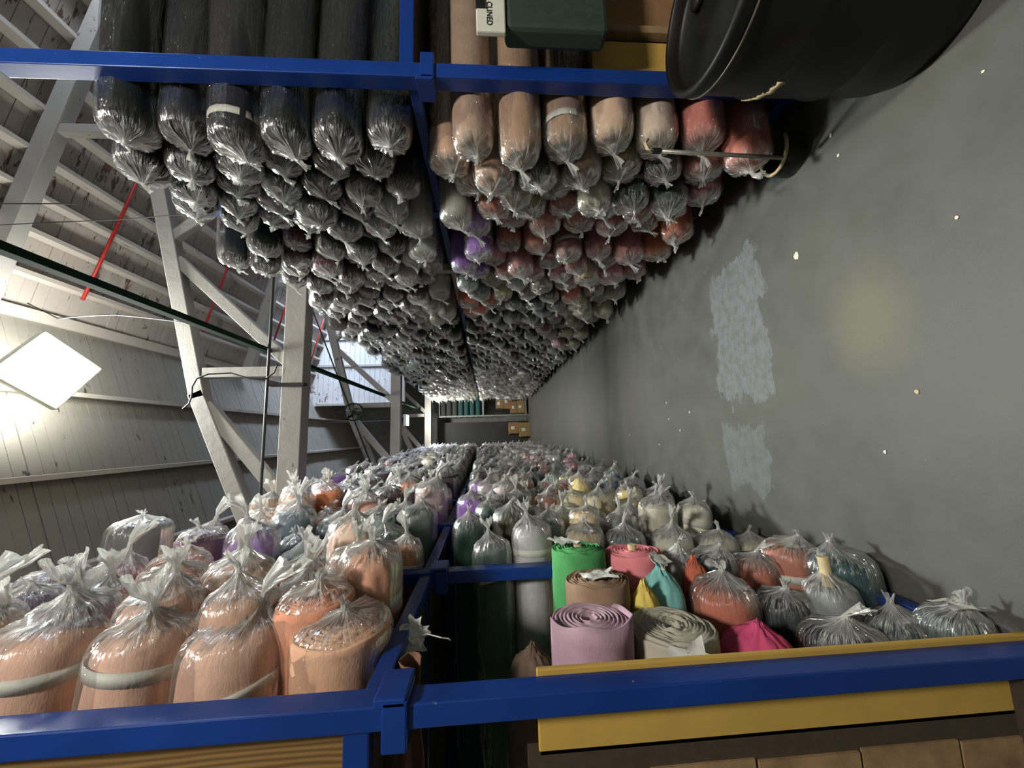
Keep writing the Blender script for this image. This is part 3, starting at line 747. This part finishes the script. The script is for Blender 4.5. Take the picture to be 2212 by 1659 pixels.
# colour of each stack as the eye meets it in the aisle: (x, y, rgb)
PAL = [
 # drum-side rack, upper shelf
 (330,250,(30,34,42)),(440,260,(26,30,38)),(520,230,(24,28,36)),(620,240,(28,32,40)),(720,260,(30,36,50)),(830,260,(28,32,42)),(450,350,(34,38,46)),(560,350,(40,46,52)),(700,350,(44,50,58)),
 (850,350,(36,42,52)),(480,430,(36,42,50)),(640,430,(46,52,60)),(760,430,(48,56,68)),(900,440,(40,48,62)),(460,500,(40,50,52)),(560,540,(52,60,62)),(700,500,(40,46,58)),(800,530,(44,50,54)),(650,560,(100,42,60)),(590,580,(30,34,34)),
 (850,480,(120,122,122)),(900,500,(176,176,170)),(960,530,(196,194,186)),(900,560,(190,190,178)),(975,480,(150,146,140)),(960,570,(200,198,190)),(880,590,(150,140,136)),
 (655,620,(84,70,74)),(720,650,(84,54,58)),(780,630,(98,62,60)),(830,620,(96,60,64)),(890,620,(92,58,66)),(960,625,(168,168,152)),(985,660,(150,146,128)),(870,680,(84,52,54)),(800,690,(84,62,62)),(930,690,(130,124,108)),
 (740,690,(88,84,84)),(700,690,(80,82,78)),(800,740,(44,46,62)),(830,700,(56,56,58)),(880,740,(72,64,70)),(960,740,(64,62,62)),(1000,760,(60,58,56)),(850,790,(60,60,72)),(900,800,(96,96,102)),(940,780,(78,76,74)),(1000,800,(84,80,76)),
 (930,838,(190,186,174)),(1000,835,(206,200,188)),(910,825,(60,48,72)),
 # drum-side rack, lower shelf
 (980,240,(150,122,98)),(1060,240,(164,132,106)),(1165,240,(160,128,100)),(1265,235,(158,120,98)),(1370,240,(164,132,108)),(1450,240,(120,92,66)),(1540,240,(178,104,84)),(1640,270,(182,106,84)),(1510,310,(176,96,78)),(1600,340,(176,94,72)),(1540,390,(168,92,76)),
 (990,340,(150,124,102)),(1080,310,(160,124,94)),(1175,325,(176,140,108)),(1275,295,(40,44,54)),(1340,340,(172,140,114)),(1000,390,(158,126,100)),(1095,400,(160,128,104)),(1160,385,(50,58,62)),(1240,360,(150,120,98)),(1330,380,(120,104,66)),
 (1430,350,(170,148,130)),(1010,430,(166,134,104)),(1120,430,(164,138,112)),(1250,430,(150,146,124)),(1370,430,(40,58,58)),(1440,410,(44,62,66)),(1410,400,(48,60,66)),(1500,430,(168,100,92)),(1480,350,(150,80,72)),(1320,430,(168,160,148)),
 (1035,500,(132,98,158)),(1030,560,(128,80,170)),(1085,490,(172,98,80)),(1145,510,(186,108,84)),(1205,500,(180,102,82)),(1270,500,(176,92,76)),(1330,500,(170,88,62)),(1395,490,(160,84,70)),(1455,510,(178,86,42)),(1430,550,(180,88,46)),
 (1095,540,(172,92,66)),(1200,550,(150,92,88)),(1300,540,(164,98,92)),(1370,550,(150,92,88)),(1130,580,(164,104,102)),(1220,590,(180,110,112)),(1320,600,(186,116,120)),(1380,585,(186,100,106)),(1090,600,(188,112,116)),(1280,620,(180,158,132)),
 (1040,630,(110,126,124)),(1070,630,(176,166,122)),(1035,660,(226,96,60)),(1110,630,(130,138,146)),(1160,620,(140,124,106)),(1220,645,(222,90,62)),(1185,670,(30,44,66)),(1100,670,(66,74,78)),(1240,680,(160,158,126)),(1280,670,(160,160,132)),(1330,640,(150,142,140)),
 (1040,710,(34,38,52)),(1080,720,(56,60,66)),(1140,700,(84,88,88)),(1190,720,(146,100,118)),(1240,720,(132,130,100)),(1140,740,(60,60,58)),(1060,760,(62,62,60)),(1180,770,(96,94,90)),(1100,790,(104,98,94)),(1160,810,(80,56,60)),(1060,835,(212,206,196)),(1120,830,(200,190,184)),(1150,840,(190,184,176)),
 # opposite rack, upper shelf
 (30,1260,(120,110,128)),(140,1240,(104,76,92)),(250,1190,(130,96,110)),(330,1160,(128,100,116)),(440,1190,(112,84,98)),(180,1200,(118,100,112)),(50,1330,(196,150,130)),(230,1290,(200,146,118)),(330,1300,(200,146,118)),(440,1210,(206,136,108)),(120,1300,(150,124,140)),
 (560,1150,(120,84,150)),(500,1130,(190,170,160)),(610,1110,(206,150,120)),(640,1160,(68,92,102)),(700,1190,(206,140,106)),(760,1180,(200,170,150)),(780,1160,(150,166,154)),(840,1130,(140,158,144)),(750,1120,(62,84,98)),(620,1190,(196,180,170)),(560,1230,(208,138,104)),
 (640,1235,(204,144,114)),(720,1230,(200,126,92)),(820,1210,(176,122,92)),(890,1170,(206,118,66)),(900,1250,(158,118,76)),(440,1250,(208,142,110)),(540,1260,(206,148,118)),(840,1260,(196,150,120)),(470,1110,(170,160,150)),(580,1095,(190,160,140)),
 (720,1080,(222,120,60)),(680,1090,(190,160,146)),(780,1070,(88,60,76)),(740,1040,(110,70,140)),(820,1090,(176,130,110)),(900,1090,(120,128,122)),(880,1070,(190,120,90)),(950,1080,(160,130,128)),(960,1140,(60,70,66)),(850,1050,(84,52,60)),(920,1050,(90,66,72)),
 (700,1030,(110,90,120)),(800,1010,(86,80,84)),(880,1010,(70,74,76)),(960,1010,(66,70,72)),(900,985,(84,72,80)),(850,1000,(90,56,60)),(990,980,(90,84,80)),(940,966,(224,200,190)),(1000,962,(222,214,206)),(920,975,(200,190,170)),
 # opposite rack, lower shelf
 (1080,1180,(96,116,132)),(1180,1190,(116,98,88)),(1260,1130,(190,170,128)),(1340,1140,(90,98,104)),(1180,1150,(130,130,130)),(1400,1130,(186,182,160)),(1480,1120,(196,192,176)),(1580,1130,(200,194,176)),(1430,1170,(150,146,138)),(1300,1090,(176,164,130)),(1500,1150,(190,184,162)),(1640,1150,(196,188,160)),
 (1750,1165,(190,116,90)),(1700,1210,(184,96,70)),(1560,1200,(40,56,60)),(1850,1195,(44,74,78)),(1460,1200,(130,130,128)),(1040,1080,(132,86,168)),(1045,1130,(44,78,74)),(1110,1100,(84,88,62)),(1230,1080,(208,188,140)),(1150,1140,(140,140,140)),
 (1200,1050,(150,80,66)),(1235,1045,(196,174,110)),(1285,1050,(156,148,158)),(1310,1060,(194,170,80)),(1350,1060,(194,170,84)),(1370,1045,(120,116,122)),(1330,1040,(60,78,104)),(1320,1090,(160,120,128)),(1120,1040,(190,150,128)),(1150,1020,(60,76,76)),(1210,1020,(150,170,160)),
 (1080,1040,(170,160,156)),(1100,1000,(130,124,120)),(1160,1000,(128,80,70)),(1240,1000,(160,96,112)),(1290,1010,(140,140,146)),(1350,1010,(120,130,140)),(1050,1000,(76,76,76)),(1060,975,(78,74,72)),(1120,965,(190,180,172)),(1160,965,(206,200,192)),(1180,975,(150,148,146)),(1060,955,(220,212,204)),(1020,975,(100,70,70)),(1200,980,(110,108,106)),
]
PALP = np.array([(a, b) for a, b, _ in PAL], float)
def pal_color(p, side, upper):
    q = np.array(proj(p)); d = ((PALP - q) ** 2).sum(1)
    for i in np.argsort(d)[:12]:
        x, y, c = PAL[i]
        if (y < 900) != (side == 'R'): continue
        base_up = (at(x, y, 'X', 1.5 if side == 'R' else -.6).z > 1.93)
        if base_up != upper: continue
        return c
    return PAL[int(np.argmin(d))][2]

slots = []      # (priority, side, tier, bay, column, level, loc, r)
def face_x(side, y):
    if side == 'R': return 1.45 - .02 * max(0, y - 8)
    return -.55 + min(.22, max(0, (y - 2.0) * .035))
for side, P in (('R', PR), ('L', PL)):
    for bi in range(len(P) - 1):
        y0, y1 = P[bi], P[bi + 1]
        pitch = .24 if side == 'R' else .262
        ncol = (5 if y1 - y0 > 1.05 else 4) if side == 'R' else 4
        cols = [y0 + .155 + (y1 - y0 - .31) * k / (ncol - 1) for k in range(ncol)]
        dy = cols[1] - cols[0]
        for tier in ('upper', 'lower'):
            if tier == 'upper': zb, zt = 2.0, (3.46 if (side == 'R' and bi == 0) else 3.72 if side == 'R' else 3.68)
            else: zb, zt = .115, (1.945 if side == 'R' else 1.90)
            nl = int(round((zt - zb) / pitch - .15))
            pz = (zt - zb - pitch * .5) / nl if tier == 'lower' else pitch
            for ci, y in enumerate(cols):
                off = .5 * pz if ci % 2 else 0
                for li in range(nl + (0 if tier == 'lower' else (random.randint(-1, 0) if bi > 0 else 0))):
                    z = zb + pz * (li + .5) + off
                    if tier == 'lower' and z + pz / 2 > zt + .02: continue
                    if side == 'L' and bi == 0 and ci == 0: continue
                    if side == 'L' and bi == 0 and tier == 'lower': continue
                    if side == 'L' and bi == 1 and tier == 'lower' and ci == 0 and li < 5: continue
                    slots.append((y, side, tier, bi, ci, li, (face_x(side, y) , y + random.uniform(-.014, .014), z + random.uniform(-.012, .012)), pz * .49))
slots.sort(key=lambda s: s[0])

HERO = []
def hero(px, py, Y, r, c, style, label, big=False, dx=0.0, bandp=.3, tagp=.3, yaw=None, roll=None):
    p = at(px, py, 'Y', Y)
    o = place_roll((p.x + dx, p.y, p.z), 'L', r, c, style, label, None, random.Random(int(px * 7 + py)), big=big, bandp=bandp, tagp=tagp, yaw=yaw, roll=roll)
    HERO.append(o); return o
# first column of the opposite rack, upper shelf: large peach rolls
hero(742, 1345, 1.385, .165, (228, 172, 132), 'spiralbag', 'large peach roll with gathered end, lowest above the torn label', dx=.0)
hero(522, 1352, 1.385, .158, (224, 172, 142), 'bag', 'large bagged peach roll second up beside the plywood end board', big=True, bandp=1)
hero(330, 1350, 1.385, .150, (224, 172, 142), 'bag', 'large bagged peach roll third up beside the plywood end board', big=True, bandp=1)
hero(120, 1350, 1.385, .158, (224, 172, 142), 'bag', 'large bagged peach roll with tall knot, fourth up by the plywood', big=True, bandp=1)
hero(-95, 1350, 1.385, .155, (224, 172, 142), 'bag', 'topmost large bagged peach roll, cut by the picture edge', big=True, bandp=1)
# opposite rack, lower shelf, near bay
o = hero(1275, 1338, 1.375, .138, (176, 142, 160), 'spiral', 'mauve unbagged roll with coiled end, nearest the empty shelf gap', roll=0.0)
vs = []; fs = []; n_ = 40
for j in range(6):
    for k in range(n_ + 1):
        a = 1.5 + 3.9 * k / n_; e = math.sin(PI * k / n_) ** .5
        vs.append((-.45 + (.45 + .035 * e) * (j / 5) ** .6 + .006 * math.sin(a * 5) * (j > 3), R0 * (1.03 + .05 * (j / 5) ** 3 * e) * math.cos(a), R0 * (1.03 + .05 * (j / 5) ** 3 * e) * math.sin(a)))
for j in range(5):
    for k in range(n_): fs.append((j * (n_ + 1) + k, j * (n_ + 1) + k + 1, (j + 1) * (n_ + 1) + k + 1, (j + 1) * (n_ + 1) + k))
ow = obj('outer_wrap', new_mesh('outer_wrap', vs, fs, M_FAB), o); ow.color = o.color
sm = ow.modifiers.new('solid', 'SOLIDIFY'); sm.thickness = .005
o = hero(1450, 1352, 1.375, .146, (180, 174, 156), 'spiral', 'cream unbagged roll with frayed coiled end and white label', roll=0.0)
sh = obj('paper_tag', SHEETS[0], o, (-.05, -.130, .0), (.35, -.1, -1.48)); sh.scale = (1, 1.1, .95)
o = hero(1640, 1392, 1.375, .132, (206, 34, 104), 'crumple', 'hot pink unbagged roll by the mustard board')
hero(1815, 1360, 1.375, .140, (52, 56, 66), 'bag', 'dark bagged roll beside the hot pink roll', big=False)
hero(1950, 1345, 1.35, .120, (56, 66, 70), 'bag', 'dark grey bagged roll, second below the hot pink roll', big=False)
o = hero(2060, 1335, 1.24, .10, (70, 80, 84), 'bag', 'dark bagged roll with white label nearest the floor by the post', big=False, tagp=0)
obj('paper_tag', SHEETS[1], o, (.055, -.02, .02), (1.2, 0, 0))
o = hero(1288, 1250, 1.60, .130, (146, 118, 92), 'spiral', 'brown ribbed unbagged roll between the green and mauve rolls')
obj('paper_tag', SHEETS[2], o, (.02, 0, .02), (0, 0, 0))
hero(1392, 1296, 1.55, .062, (222, 196, 72), 'crumple', 'small yellow gathered cloth roll between mauve and cream rolls')
o = hero(1428, 1262, 1.66, .095, (122, 196, 190), 'crumple', 'small aqua gathered cloth roll below the pink roll')
obj('paper_tag', SHEETS[3], o, (.09, .03, .02), (.3, .5, 0))
hero(1560, 1268, 1.60, .132, (190, 98, 66), 'bag', 'rust bagged roll beside the aqua cloth', big=False)
hero(1690, 1290, 1.58, .122, (46, 52, 58), 'bag', 'black bagged roll just above the hot pink roll')
o = hero(1790, 1266, 1.50, .095, (130, 134, 134), 'bag', 'grey bagged roll with bare cardboard core showing', big=False)
MB().tube([(0, 0, 0), (.11, 0, .0)], .026, 16).build('cardboard_core', M_CORE, o)
o = hero(1248, 1184, 1.835, .132, (66, 158, 84), 'spiral', 'bright green unbagged roll with coiled end')
obj('paper_tag', SHEETS[0], o, (.03, .03, .07), (.5, 0, 0)); MB().tube([(-.03, 0, 0), (.02, 0, 0)], .02, 12).build('cardboard_core', M_CORE, o)
o = hero(1366, 1190, 1.835, .134, (226, 116, 124), 'spiral', 'pink unbagged roll with coiled end beside the green one'); MB().tube([(-.03, 0, 0), (.03, 0, 0)], .018, 12).build('cardboard_core', M_CORE, o)
hero(1462, 1205, 1.835, .084, (140, 140, 136), 'bag', 'small pale grey bagged roll beneath the pink roll')
hero(1535, 1200, 1.835, .115, (34, 46, 56), 'bag', 'navy bagged roll right beneath the pale grey one')
hero(1500, 1238, 1.76, .07, (186, 84, 44), 'crumple', 'small rust cloth end beside the aqua cloth')
hero(1625, 1212, 1.835, .118, (188, 98, 70), 'bag', 'rust bagged roll in the third column above the cardboard core', big=False)
hero(1812, 1202, 1.60, .126, (44, 76, 80), 'bag', 'dark teal bagged roll with round white knot near the floor')
hero(1700, 1178, 1.835, .118, (190, 112, 86), 'bag', 'salmon bagged roll lowest in the third column')
hero(1150, 1400, 1.60, .105, (112, 92, 76), 'crumple', 'brown draped cloth roll behind the mauve roll', dx=-.06)
for k, (px, py, c, lb) in enumerate(((1262, 1140, (190, 172, 132), 'cream bagged roll behind the green roll'), (1350, 1150, (86, 94, 102), 'slate bagged roll behind the pink roll'),
    (1450, 1150, (196, 190, 172), 'off-white bagged roll behind the pale grey roll'), (1545, 1155, (200, 194, 172), 'off-white bagged roll behind the navy roll'),
    (1625, 1165, (196, 188, 160), 'cream bagged roll behind the rust roll, fourth column'))):
    hero(px, py + 6, 2.16, .112, c, 'bag', lb, big=(k == 2))

n_ind = 300 - len(HERO); seen = {}
rest = []
rnd = random.Random(11)
sidename = {'R': 'drum-side rack', 'L': 'opposite rack'}
cnt = 0
for (y, side, tier, bi, ci, li, loc, r) in slots:
    c = pal_color(loc, side, tier == 'upper')
    k_ = rnd.uniform(.92, 1.18) * (1.1 if sum(c) > 240 else (.6 if sum(c) < 190 else .85))
    c = tuple(max(8, min(245, int(v * k_ + rnd.uniform(-4, 4)))) for v in c)
    if cnt < n_ind and loc[2] < 3.9:
        cnt += 1
        far = loc
        lab = 'bagged %s roll, %s, %s shelf, %s bay, %s column, %s up' % (color_name(c), sidename[side], tier, ORD[bi], ORD[ci], ORD[li])
        grp = 'fabric rolls on the %s shelf of the %s' % (tier, sidename[side])
        x = loc[0] + rnd.uniform(-.07, .06)
        big = (side == 'L' and rnd.random() < (.5 if tier == 'upper' else .15))
        st = 'bag'
        if side == 'L' and rnd.random() < .3: st = rnd.choice(['crumplebag', 'spiralbag'])
        bandp = .75 if ci == 0 else .12
        place_roll((x, loc[1], loc[2]), side, r * rnd.uniform(.9, 1.03), c, st, lab, grp, rnd, big=big, bandp=bandp, tagp=.5)
    else: rest.append((side, loc, r, c))
for o in HERO: o['group'] = 'fabric rolls in the near bay opposite the drum'

# a few loose ones on top of the opposite stacks
for px, py, Y, r, c, lb in ((300, 1130, 2.05, .13, (120, 122, 118), 'clear bagged grey roll standing alone on top of the opposite stacks'),):
    p = at(px, py, 'Y', 2.9)
    o = place_roll((p.x, p.y, p.z - .02), 'L', .17, c, 'bag', lb, 'fabric rolls on top of the stacks', random.Random(5), big=False)

# everything beyond the 300: one continuous mass
def fabric_lod(n=14):
    prof = [(-.5, .97), (-.1, .97), (-.04, .92), (-.012, .72), (0, .4), (-.004, .05)]
    return ring_verts([(x, r * R0) for x, r in prof], n)
fv, ff = fabric_lod(); fv = np.array(fv); ff = np.array(ff)
bl = []
for sd in range(8):
    v, f_, ga, st = bag_geo(300 + sd, n=22, lod=0); bl.append((np.array(v), np.array(f_), np.array(ga), np.array(st)))
V, F, MI, GA, ST, TI = [], [], [], [], [], []; base = 0
for side, loc, r, c in rest:
    s = r / R0; a = rnd.uniform(-.5, .5); yaw = (PI if side == 'R' else 0) + rnd.uniform(-.08, .08)
    Rm = np.array(Euler((a, rnd.uniform(-.03, .03), yaw), 'XYZ').to_matrix())
    l = np.array([loc[0] + rnd.uniform(-.07, .05) * (1 if side == 'R' else 1), loc[1], loc[2]])
    lin = srgb(c)
    b = bl[rnd.randrange(8)]
    for (vv, fc, ga, st, mi) in ((fv, ff, np.zeros(len(fv)), np.zeros((len(fv), 3)), 0), (b[0], b[1], b[2], b[3], 1)):
        w = (vv * [1.0, s, s]) @ Rm.T + l
        V.append(w); F.append(fc + base); base += len(vv); MI.append(np.full(len(fc), mi)); GA.append(ga); ST.append(st); TI.append(np.tile([*lin, 1], (len(vv), 1)))
V = np.concatenate(V); F = np.concatenate(F)
me = bpy.data.meshes.new('fabric_roll_mass')
me.vertices.add(len(V)); me.vertices.foreach_set('co', V.astype('f').ravel())
me.loops.add(len(F) * 4); me.loops.foreach_set('vertex_index', F.astype('i').ravel())
me.polygons.add(len(F)); me.polygons.foreach_set('loop_start', np.arange(0, len(F) * 4, 4, dtype='i'))
me.materials.append(M_FABV); me.materials.append(M_BAG)
me.polygons.foreach_set('material_index', np.concatenate(MI).astype('i'))
me.update(calc_edges=True); me.validate()
me.polygons.foreach_set('use_smooth', np.ones(len(me.polygons), dtype=bool))
set_attrs(me, np.concatenate(GA) * .55, np.concatenate(ST), 0.0)
ca = me.color_attributes.new('tint', 'FLOAT_COLOR', 'POINT'); ca.data.foreach_set('color', np.concatenate(TI).astype('f').ravel())
o = obj('fabric_rolls', me); tag(o, 'mass of small bagged fabric rolls filling both racks down the far aisle', 'fabric rolls', kind='stuff')

# far shelf contents
for k in range(7):
    z = 2.05 + .235 * k; col = (40, 74, 66) if k < 4 else (62, 62, 60)
    o = bpy.data.objects.new('fabric_roll', FABRICS[k % 6]); COL.objects.link(o); o.color = (*srgb(col), 1)
    o.location = (.72, 15.12, z - .02); o.rotation_euler = (0, 0, PI); 
    tag(o, '%s roll lying across the far end shelf, %s up' % ('dark green' if k < 4 else 'dark grey', ORD[k]), 'fabric roll', 'rolls on the far end shelf')
M_CT2 = simple('yellowish_carton', (150, 126, 78), .85, nscale=8)
def carton(x, y, z, sx, sy, sz, lb, mat=M_CARTON, rz=0, lab=True):
    r = empty('carton', (x, y, z)); r.rotation_euler = (0, 0, rz); tag(r, lb, 'box', 'cartons at the far end')
    MB().box((-sx / 2, -sy / 2, 0), (sx / 2, sy / 2, sz)).build('box_body', mat, r, bevel=.006)
    MB().box((-.03, -sy / 2 - .002, sz - .004), (.03, sy / 2 + .002, sz + .003)).build('packing_tape', M_YELLOW, r)
    if lab: MB().box((-.06, -sy / 2 - .004, sz * .45), (.06, -sy / 2 - .001, sz * .8)).build('label_sticker', M_TAPE, r)
carton(1.12, 15.3, .15, .5, .4, .30, 'olive carton at the bottom of the far end shelf', M_CT2)
carton(1.10, 15.3, .46, .48, .4, .26, 'brown carton second up on the far end shelf')
carton(1.35, 15.3, .73, .60, .4, .28, 'wide brown carton third up on the far end shelf')
carton(1.62, 15.3, .15, .42, .4, .42, 'brown carton at the bottom back of the far end shelf')
carton(1.25, 15.3, 1.02, .40, .4, .30, 'small brown carton topmost under the far end beam', rz=.1)
carton(.18, 14.9, 0, .55, .5, .42, 'tan carton on the floor at the far end', M_CT2)
carton(.22, 14.95, .43, .45, .4, .40, 'brown carton stacked on the floor carton at the far end', rz=.2)
tag(MB().box((-1.1, 15.4, 0), (.55, 15.46, 3.7)).build('opening_shade_sheet', M_DARK), 'added dark sheet standing in for the shaded opening at the far end', 'shade sheet')  # dark sheet added for the shade inside the far opening

# ------------------------------------------------------------------ drum
DC = (1.565, 1.10, 0); 
dr = empty('plastic_drum', DC); tag(dr, 'large black plastic drum standing at the rack corner', 'drum')
prof = [(.0, .012), (.225, .012), (.24, .0), (.262, .012), (.275, .06), (.283, .16), (.286, .26), (.2935, .275), (.2935, .285), (.286, .30), (.287, .53), (.295, .545), (.295, .555), (.287, .57), (.284, .72), (.279, .765), (.292, .775), (.296, .79), (.296, .82), (.290, .832), (.278, .835), (.268, .828), (.268, .79), (.262, .775), (.12, .772), (0, .772)]
MB().lathe(prof, (0, 0, 0), 72).build('drum_body', M_DRUM, dr, smooth=True)
rim = [(.2955 * math.cos(2 * PI * k / 64), .2955 * math.sin(2 * PI * k / 64), .775) for k in range(65)]
MB().tube(rim, .0045, 6).build('clamp_ring', simple('dull_ring_steel', (96, 94, 86), .5, .5), dr, smooth=True)
MB().lathe([(0, .0), (.03, 0), (.035, .02), (.028, .03), (0, .03)], (.12, .1, .772), 16).build('bung_cap', M_BLACKP, dr, smooth=True)
for a0, z0, w in ((2.65, .54, .06), (2.45, .55, .05), (2.85, .53, .07)):
    vs = []; 
    for k in range(5):
        a = a0 + (k / 4 - .5) * w / .29
        for rr_ in (.2945, .2985):
            for z in (z0 - .012 - .004 * math.sin(k * 2), z0 + .012 + .005 * math.cos(k * 3)): vs.append((rr_ * math.cos(a), rr_ * math.sin(a), z))
    fs = []
    for k in range(4):
        b = 4 * k; fs += [(b + 2, b + 3, b + 7, b + 6), (b, b + 4, b + 5, b + 1), (b + 1, b + 5, b + 7, b + 3), (b, b + 2, b + 6, b + 4)]
    fs += [(0, 1, 3, 2), (16, 18, 19, 17)]
    o = obj('tape_scrap', new_mesh('tape_scrap', vs, fs, M_CORE), dr)

# lobby dustpan with long handle
dp = at(1690, 335, 'X', 1.36); dp.z = 0
pan = empty('dustpan', (1.40, 1.70, 0)); tag(pan, 'dark long-handled dustpan on the floor beside the drum', 'dustpan')
hb = at(1690, 341, 'X', 1.34); ht = at(1418, 326, 'X', 1.36)
O = Vector((1.40, 1.70, 0))
MB().tube([hb - O, ht - O], .010, 10).build('handle', simple('dull_aluminium', (150, 148, 136), .4, .6), pan, smooth=True)
MB().tube([ht - O + Vector((0, 0, -.02)), ht - O + Vector((0, 0, .02))], .014, 10).build('collar', M_BLACKP, pan)
MB().tube([ht - O + Vector((0, 0, .02)), ht - O + Vector((.01, .0, .045)), ht - O + Vector((.05, .01, .05)), ht - O + Vector((.075, .015, .03))], .007, 8).build('grip', M_CORE, pan, smooth=True)
vs = []; fs = []; n = 12
for i, (z, sc) in enumerate(((.005, 1.0), (.05, .98), (.10, .9))):
    for k in range(n + 1):
        a = -PI * .1 + PI * 1.2 * k / n
        vs.append((.13 * sc * math.cos(a + PI / 2) * 1.0 + .05, .10 * sc * math.sin(a + PI / 2) * 1.0, z))
for i in range(2):
    for k in range(n): fs.append((i * (n + 1) + k, i * (n + 1) + k + 1, (i + 1) * (n + 1) + k + 1, (i + 1) * (n + 1) + k))
fs.append(tuple(range(n + 1)))
me_ = new_mesh('pan_body', vs, fs, M_BLACKP); o = obj('pan_body', me_, pan)
sm = o.modifiers.new('solid', 'SOLIDIFY'); sm.thickness = .006
edge = [Vector(vs[2 * (n + 1) + k]) for k in range(n + 1)]
MB().tube(edge, .009, 8).build('pan_rim', M_CORE, pan, smooth=True)

# green box with white label fixed on the rack end
gb = empty('green_box', (2.03, 1.40, 1.02)); tag(gb, 'dark green flat box with white label at the rack end above the drum', 'box')
MB().box((-.31, -.05, .07), (.4, .05, .52)).build('box_body', M_GREENCARD, gb, bevel=.02)
MB().box((-.345, -.055, .52), (.2, -.03, .645)).build('white_panel', M_TAPE, gb, bevel=.006)
cu = bpy.data.curves.new('printed_word', 'FONT'); cu.body = 'CLINED'; cu.size = .034; cu.extrude = .0006
tc = bpy.data.objects.new('tmp_word', cu); COL.objects.link(tc)
bpy.context.view_layer.update()
wm = bpy.data.meshes.new_from_object(tc.evaluated_get(bpy.context.evaluated_depsgraph_get()))
bpy.data.objects.remove(tc); wm.materials.clear(); wm.materials.append(M_DARK)
to = bpy.data.objects.new('printed_word', wm); COL.objects.link(to); to.parent = gb
to.location = (-.20, -.057, .60); to.rotation_euler = (PI / 2, PI, 0)
MB().box((-.235, -.06, .605), (-.0, -.05, .645)).build('black_tab', M_BLACKP, gb)

# torn label and hanging cloth by the mid beam
p = at(892, 1378, 'X', -.70)
tl = empty('torn_label', p); tag(tl, 'crumpled white torn label hanging from the shelf edge', 'label')
for k, (dx, dy_, s_, rt) in enumerate(((0, 0, .75, (.3, .15, -1.0)), (.015, .02, .7, (1.1, .2, -.9)))):
    o = obj('paper_tag', SHEETS[k], tl, (dx, dy_ * .5, -dy_ * .4), rt); o.scale = (1, s_, s_)
MB().tube([(0, .0, 0), (.01, .0, -.05), (.0, -.01, -.10), (-.01, -.0, -.125), (-.02, .01, -.13)], .0025, 5).build('plastic_string', M_TAPE, tl)
vs = []; fs = []; nn = 26
for i in range(9):
    a = -1.2 + 4.6 * i / 8
    for k in range(nn):
        u = k / (nn - 1); rr_ = .034 + .010 * noise.noise(Vector((u * 7, a * 1.5, 1)))
        vs.append((-u * .75, rr_ * math.cos(a) * 1.3 + .02 * math.sin(u * 5), rr_ * math.sin(a) + .008 * math.sin(u * 9)))
for i in range(8):
    for k in range(nn - 1): fs.append((i * nn + k, i * nn + k + 1, (i + 1) * nn + k + 1, (i + 1) * nn + k))
o = obj('hanging_cloth', new_mesh('hanging_cloth', vs, fs, simple('brown_cloth', (120, 88, 70), .9)), None, (-.68, 1.27, 1.905)); tag(o, 'brown cloth bundled under the upper shelf by the blue corner bracket', 'cloth')
sm = o.modifiers.new('solid', 'SOLIDIFY'); sm.thickness = .004

# floor litter
def scrap(px, py, s, lb, c=(225, 225, 218), fold=0.0):
    p = at(px, py, 'Z', .0); rnd_ = random.Random(int(px)); n_ = 6
    pts_ = [(s * math.cos(2 * PI * k / n_ + .3) * rnd_.uniform(.6, 1.2), s * math.sin(2 * PI * k / n_ + .3) * rnd_.uniform(.5, 1.0)) for k in range(n_)]
    vs_ = [(x, y, .001) for x, y in pts_] + [(x, y, .004 + fold * abs(x)) for x, y in pts_]
    fs_ = [tuple(reversed(range(n_))), tuple(range(n_, 2 * n_))] + [(k, (k + 1) % n_, n_ + (k + 1) % n_, n_ + k) for k in range(n_)]
    o = obj('paper_scrap', new_mesh('paper_scrap', vs_, fs_, M_TAPE if c[0] > 200 else M_CORE, smooth=False), None, (p.x, p.y, 0)); tag(o, lb, 'paper scrap', 'scraps on the floor')
scrap(1722, 552, .020, 'largest white paper scrap on the open floor')
scrap(1795, 292, .011, 'small white triangle of paper on the floor near the drum')
scrap(1812, 336, .009, 'pale sliver on the floor near the drum')
scrap(1913, 976, .008, 'pale fleck in the middle of the open floor')
scrap(1982, 846, .009, 'yellowish crumb cluster on the open floor', (200, 190, 150))
scrap(2068, 470, .007, 'tiny white fleck on the floor nearest the camera')
scrap(2125, 154, .006, 'tiny pale fleck farthest along the floor from the racks')
for px, py, w_ in ((1360, 940, 'farthest white chip beyond the bluish patches'), (1440, 870, 'uppermost white chip beyond the bluish patches'), (1470, 930, 'white chip nearest the smaller bluish patch'), (1445, 905, 'white chip in the middle of the cluster beyond the patches'), (1425, 960, 'lowest white chip beyond the bluish patches'), (1490, 890, 'white chip between the two bluish patches')):
    scrap(px, py, .010, w_)
